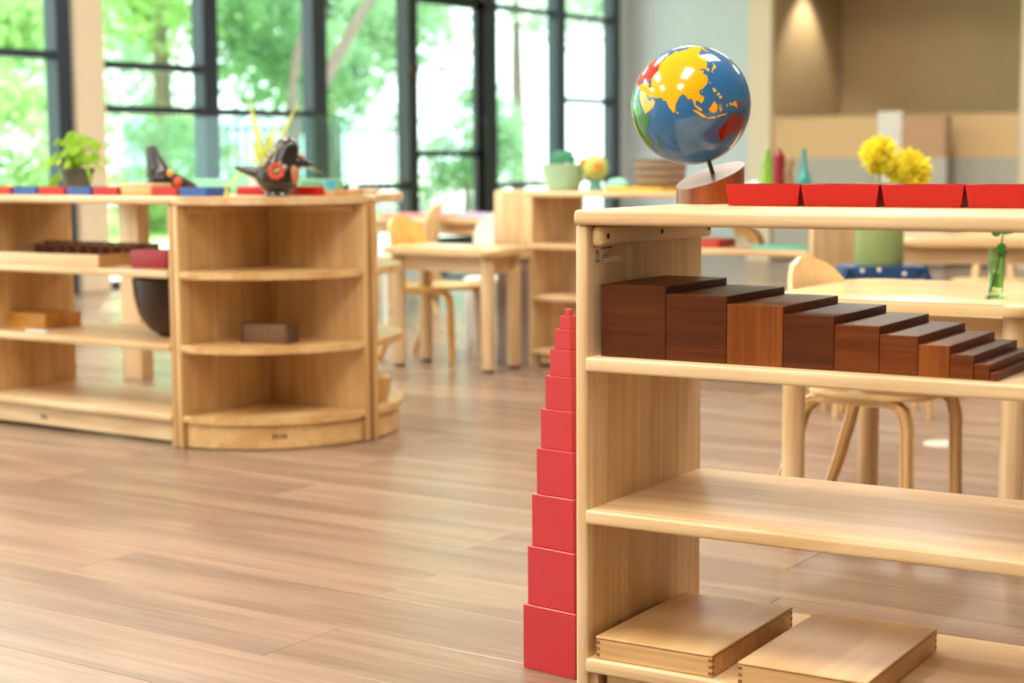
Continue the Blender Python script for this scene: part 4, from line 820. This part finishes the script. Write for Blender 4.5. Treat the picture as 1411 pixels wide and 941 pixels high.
def crown_mesh(seed, nclump, nleaf, R_, sz, m):
    rr = random.Random(seed); vs, fs = [], []
    for c in range(nclump):
        u = rr.uniform(-1, 1); a = rr.uniform(0, 2*PI); q = math.sqrt(1-u*u); rad = rr.uniform(.25, 1)**.6
        cc = Vector((q*math.cos(a)*R_*rad, q*math.sin(a)*R_*rad, u*R_*rad*.85)); cr = rr.uniform(.16, .34)*R_
        for k in range(nleaf):
            p = cc + Vector((rr.gauss(0, .5), rr.gauss(0, .5), rr.gauss(0, .42)))*cr
            n_ = Vector((rr.gauss(0, 1), rr.gauss(0, 1), rr.gauss(0, 1)+.6)).normalized(); a1 = n_.orthogonal().normalized()*sz*rr.uniform(.6, 1.2); a2 = n_.cross(a1)*.6
            i = len(vs); vs += [p-a1, p-a2, p+a1, p+a2]; fs.append((i, i+1, i+2, i+3))
    me = bpy.data.meshes.new('foliage'); me.from_pydata(vs, [], fs); me.materials.append(m); return me
CR = [crown_mesh(3, 46, 150, 1.0, .040, lfm[0]), crown_mesh(5, 44, 145, 1.0, .040, lfm[1]), crown_mesh(8, 48, 150, 1.0, .042, lfm[2])]
TREES = [(-13.5, 10.6, 1.0, 1.1, 0, 'bright green shrub seen low in the leftmost window'), (-16, 12.4, 3.6, 2.1, 0, 'leafy tree behind the leftmost window'), (-21, 14.9, 1.7, 1.8, 1, 'pale bush far behind the leftmost window'),
         (-17.5, 16.9, 4.4, 2.3, 0, 'light leafy tree crown in the upper part of the second window'), (-16.2, 18.6, 2.6, 1.5, 2, 'dark round tree left of the third window pane'), (-20, 23.5, 4.4, 3.0, 2, 'dense darker tree behind the third window pane'),
         (-15.0, 20.8, 1.0, 1.1, 2, 'bush low behind the pane left of the door'), (-18.5, 27.4, 5.0, 2.7, 1, 'tall light tree behind the wide pane left of the door'), 
         (-17.5, 30.6, 5.2, 2.3, 2, 'tree crown high in the door glass'), (-17.0, 35.3, 4.6, 2.1, 1, 'light green tree right of the door'), (-15.2, 29.3, 0.9, 1.1, 0, 'low bush outside right of the door'),
         (-15.8, 39.0, 4.2, 2.4, 1, 'mint green tree in the last window bay'), (-14.3, 33.6, 1.2, 1.1, 1, 'low shrub in the last window bay'), (-14.2, 13.9, 0.7, 0.9, 0, 'yellow-green shrub low behind the second window'), (-24, 20.5, 3.0, 2.8, 1, 'pale distant tree between the second and third windows')]
for i, (x, y, zc, R_, mi, lb) in enumerate(TREES):
    t = thing('garden_tree' if zc > 2 else 'garden_shrub', lb, 'tree' if zc > 2 else 'shrub', (x, y, -0.05), 0)
    f_ = obj('foliage', CR[mi], t, kind='stuff'); f_.location = (0, 0, zc); f_.scale = (R_, R_, R_*(1.0)); f_.rotation_euler = (0, 0, i*1.3)
    hh = zc
    part('trunk', B().tube([(0.1, 0, 0), (0, 0.1, hh*.5), (0.05, 0, hh)], [0.16 if zc > 2 else .06, 0.12 if zc > 2 else .05, 0.05], 10), bark, t)
lt = thing('leaning_tree', 'slender grey trunk leaning to the right outside the pane left of the door', 'tree', (-13.2, 14.6, -0.05))
part('trunk', B().tube([(0, 0, 0), (-0.1, 0.2, 0.9), (-0.25, 1.0, 1.6), (-0.4, 2.1, 2.7), (-0.5, 3.2, 3.6)], [0.12, 0.10, 0.085, 0.07, 0.04], 12), bark, lt)
part('branch', B().tube([(-0.15, 0.4, 1.1), (-0.3, 0.7, 2.0), (-0.3, 1.2, 3.2)], [0.06, 0.05, 0.03], 10), bark, lt)
fo = obj('foliage', CR[1], lt, kind='stuff'); fo.location = (-0.6, 3.0, 4.4); fo.scale = (1.5, 1.5, 1.3)
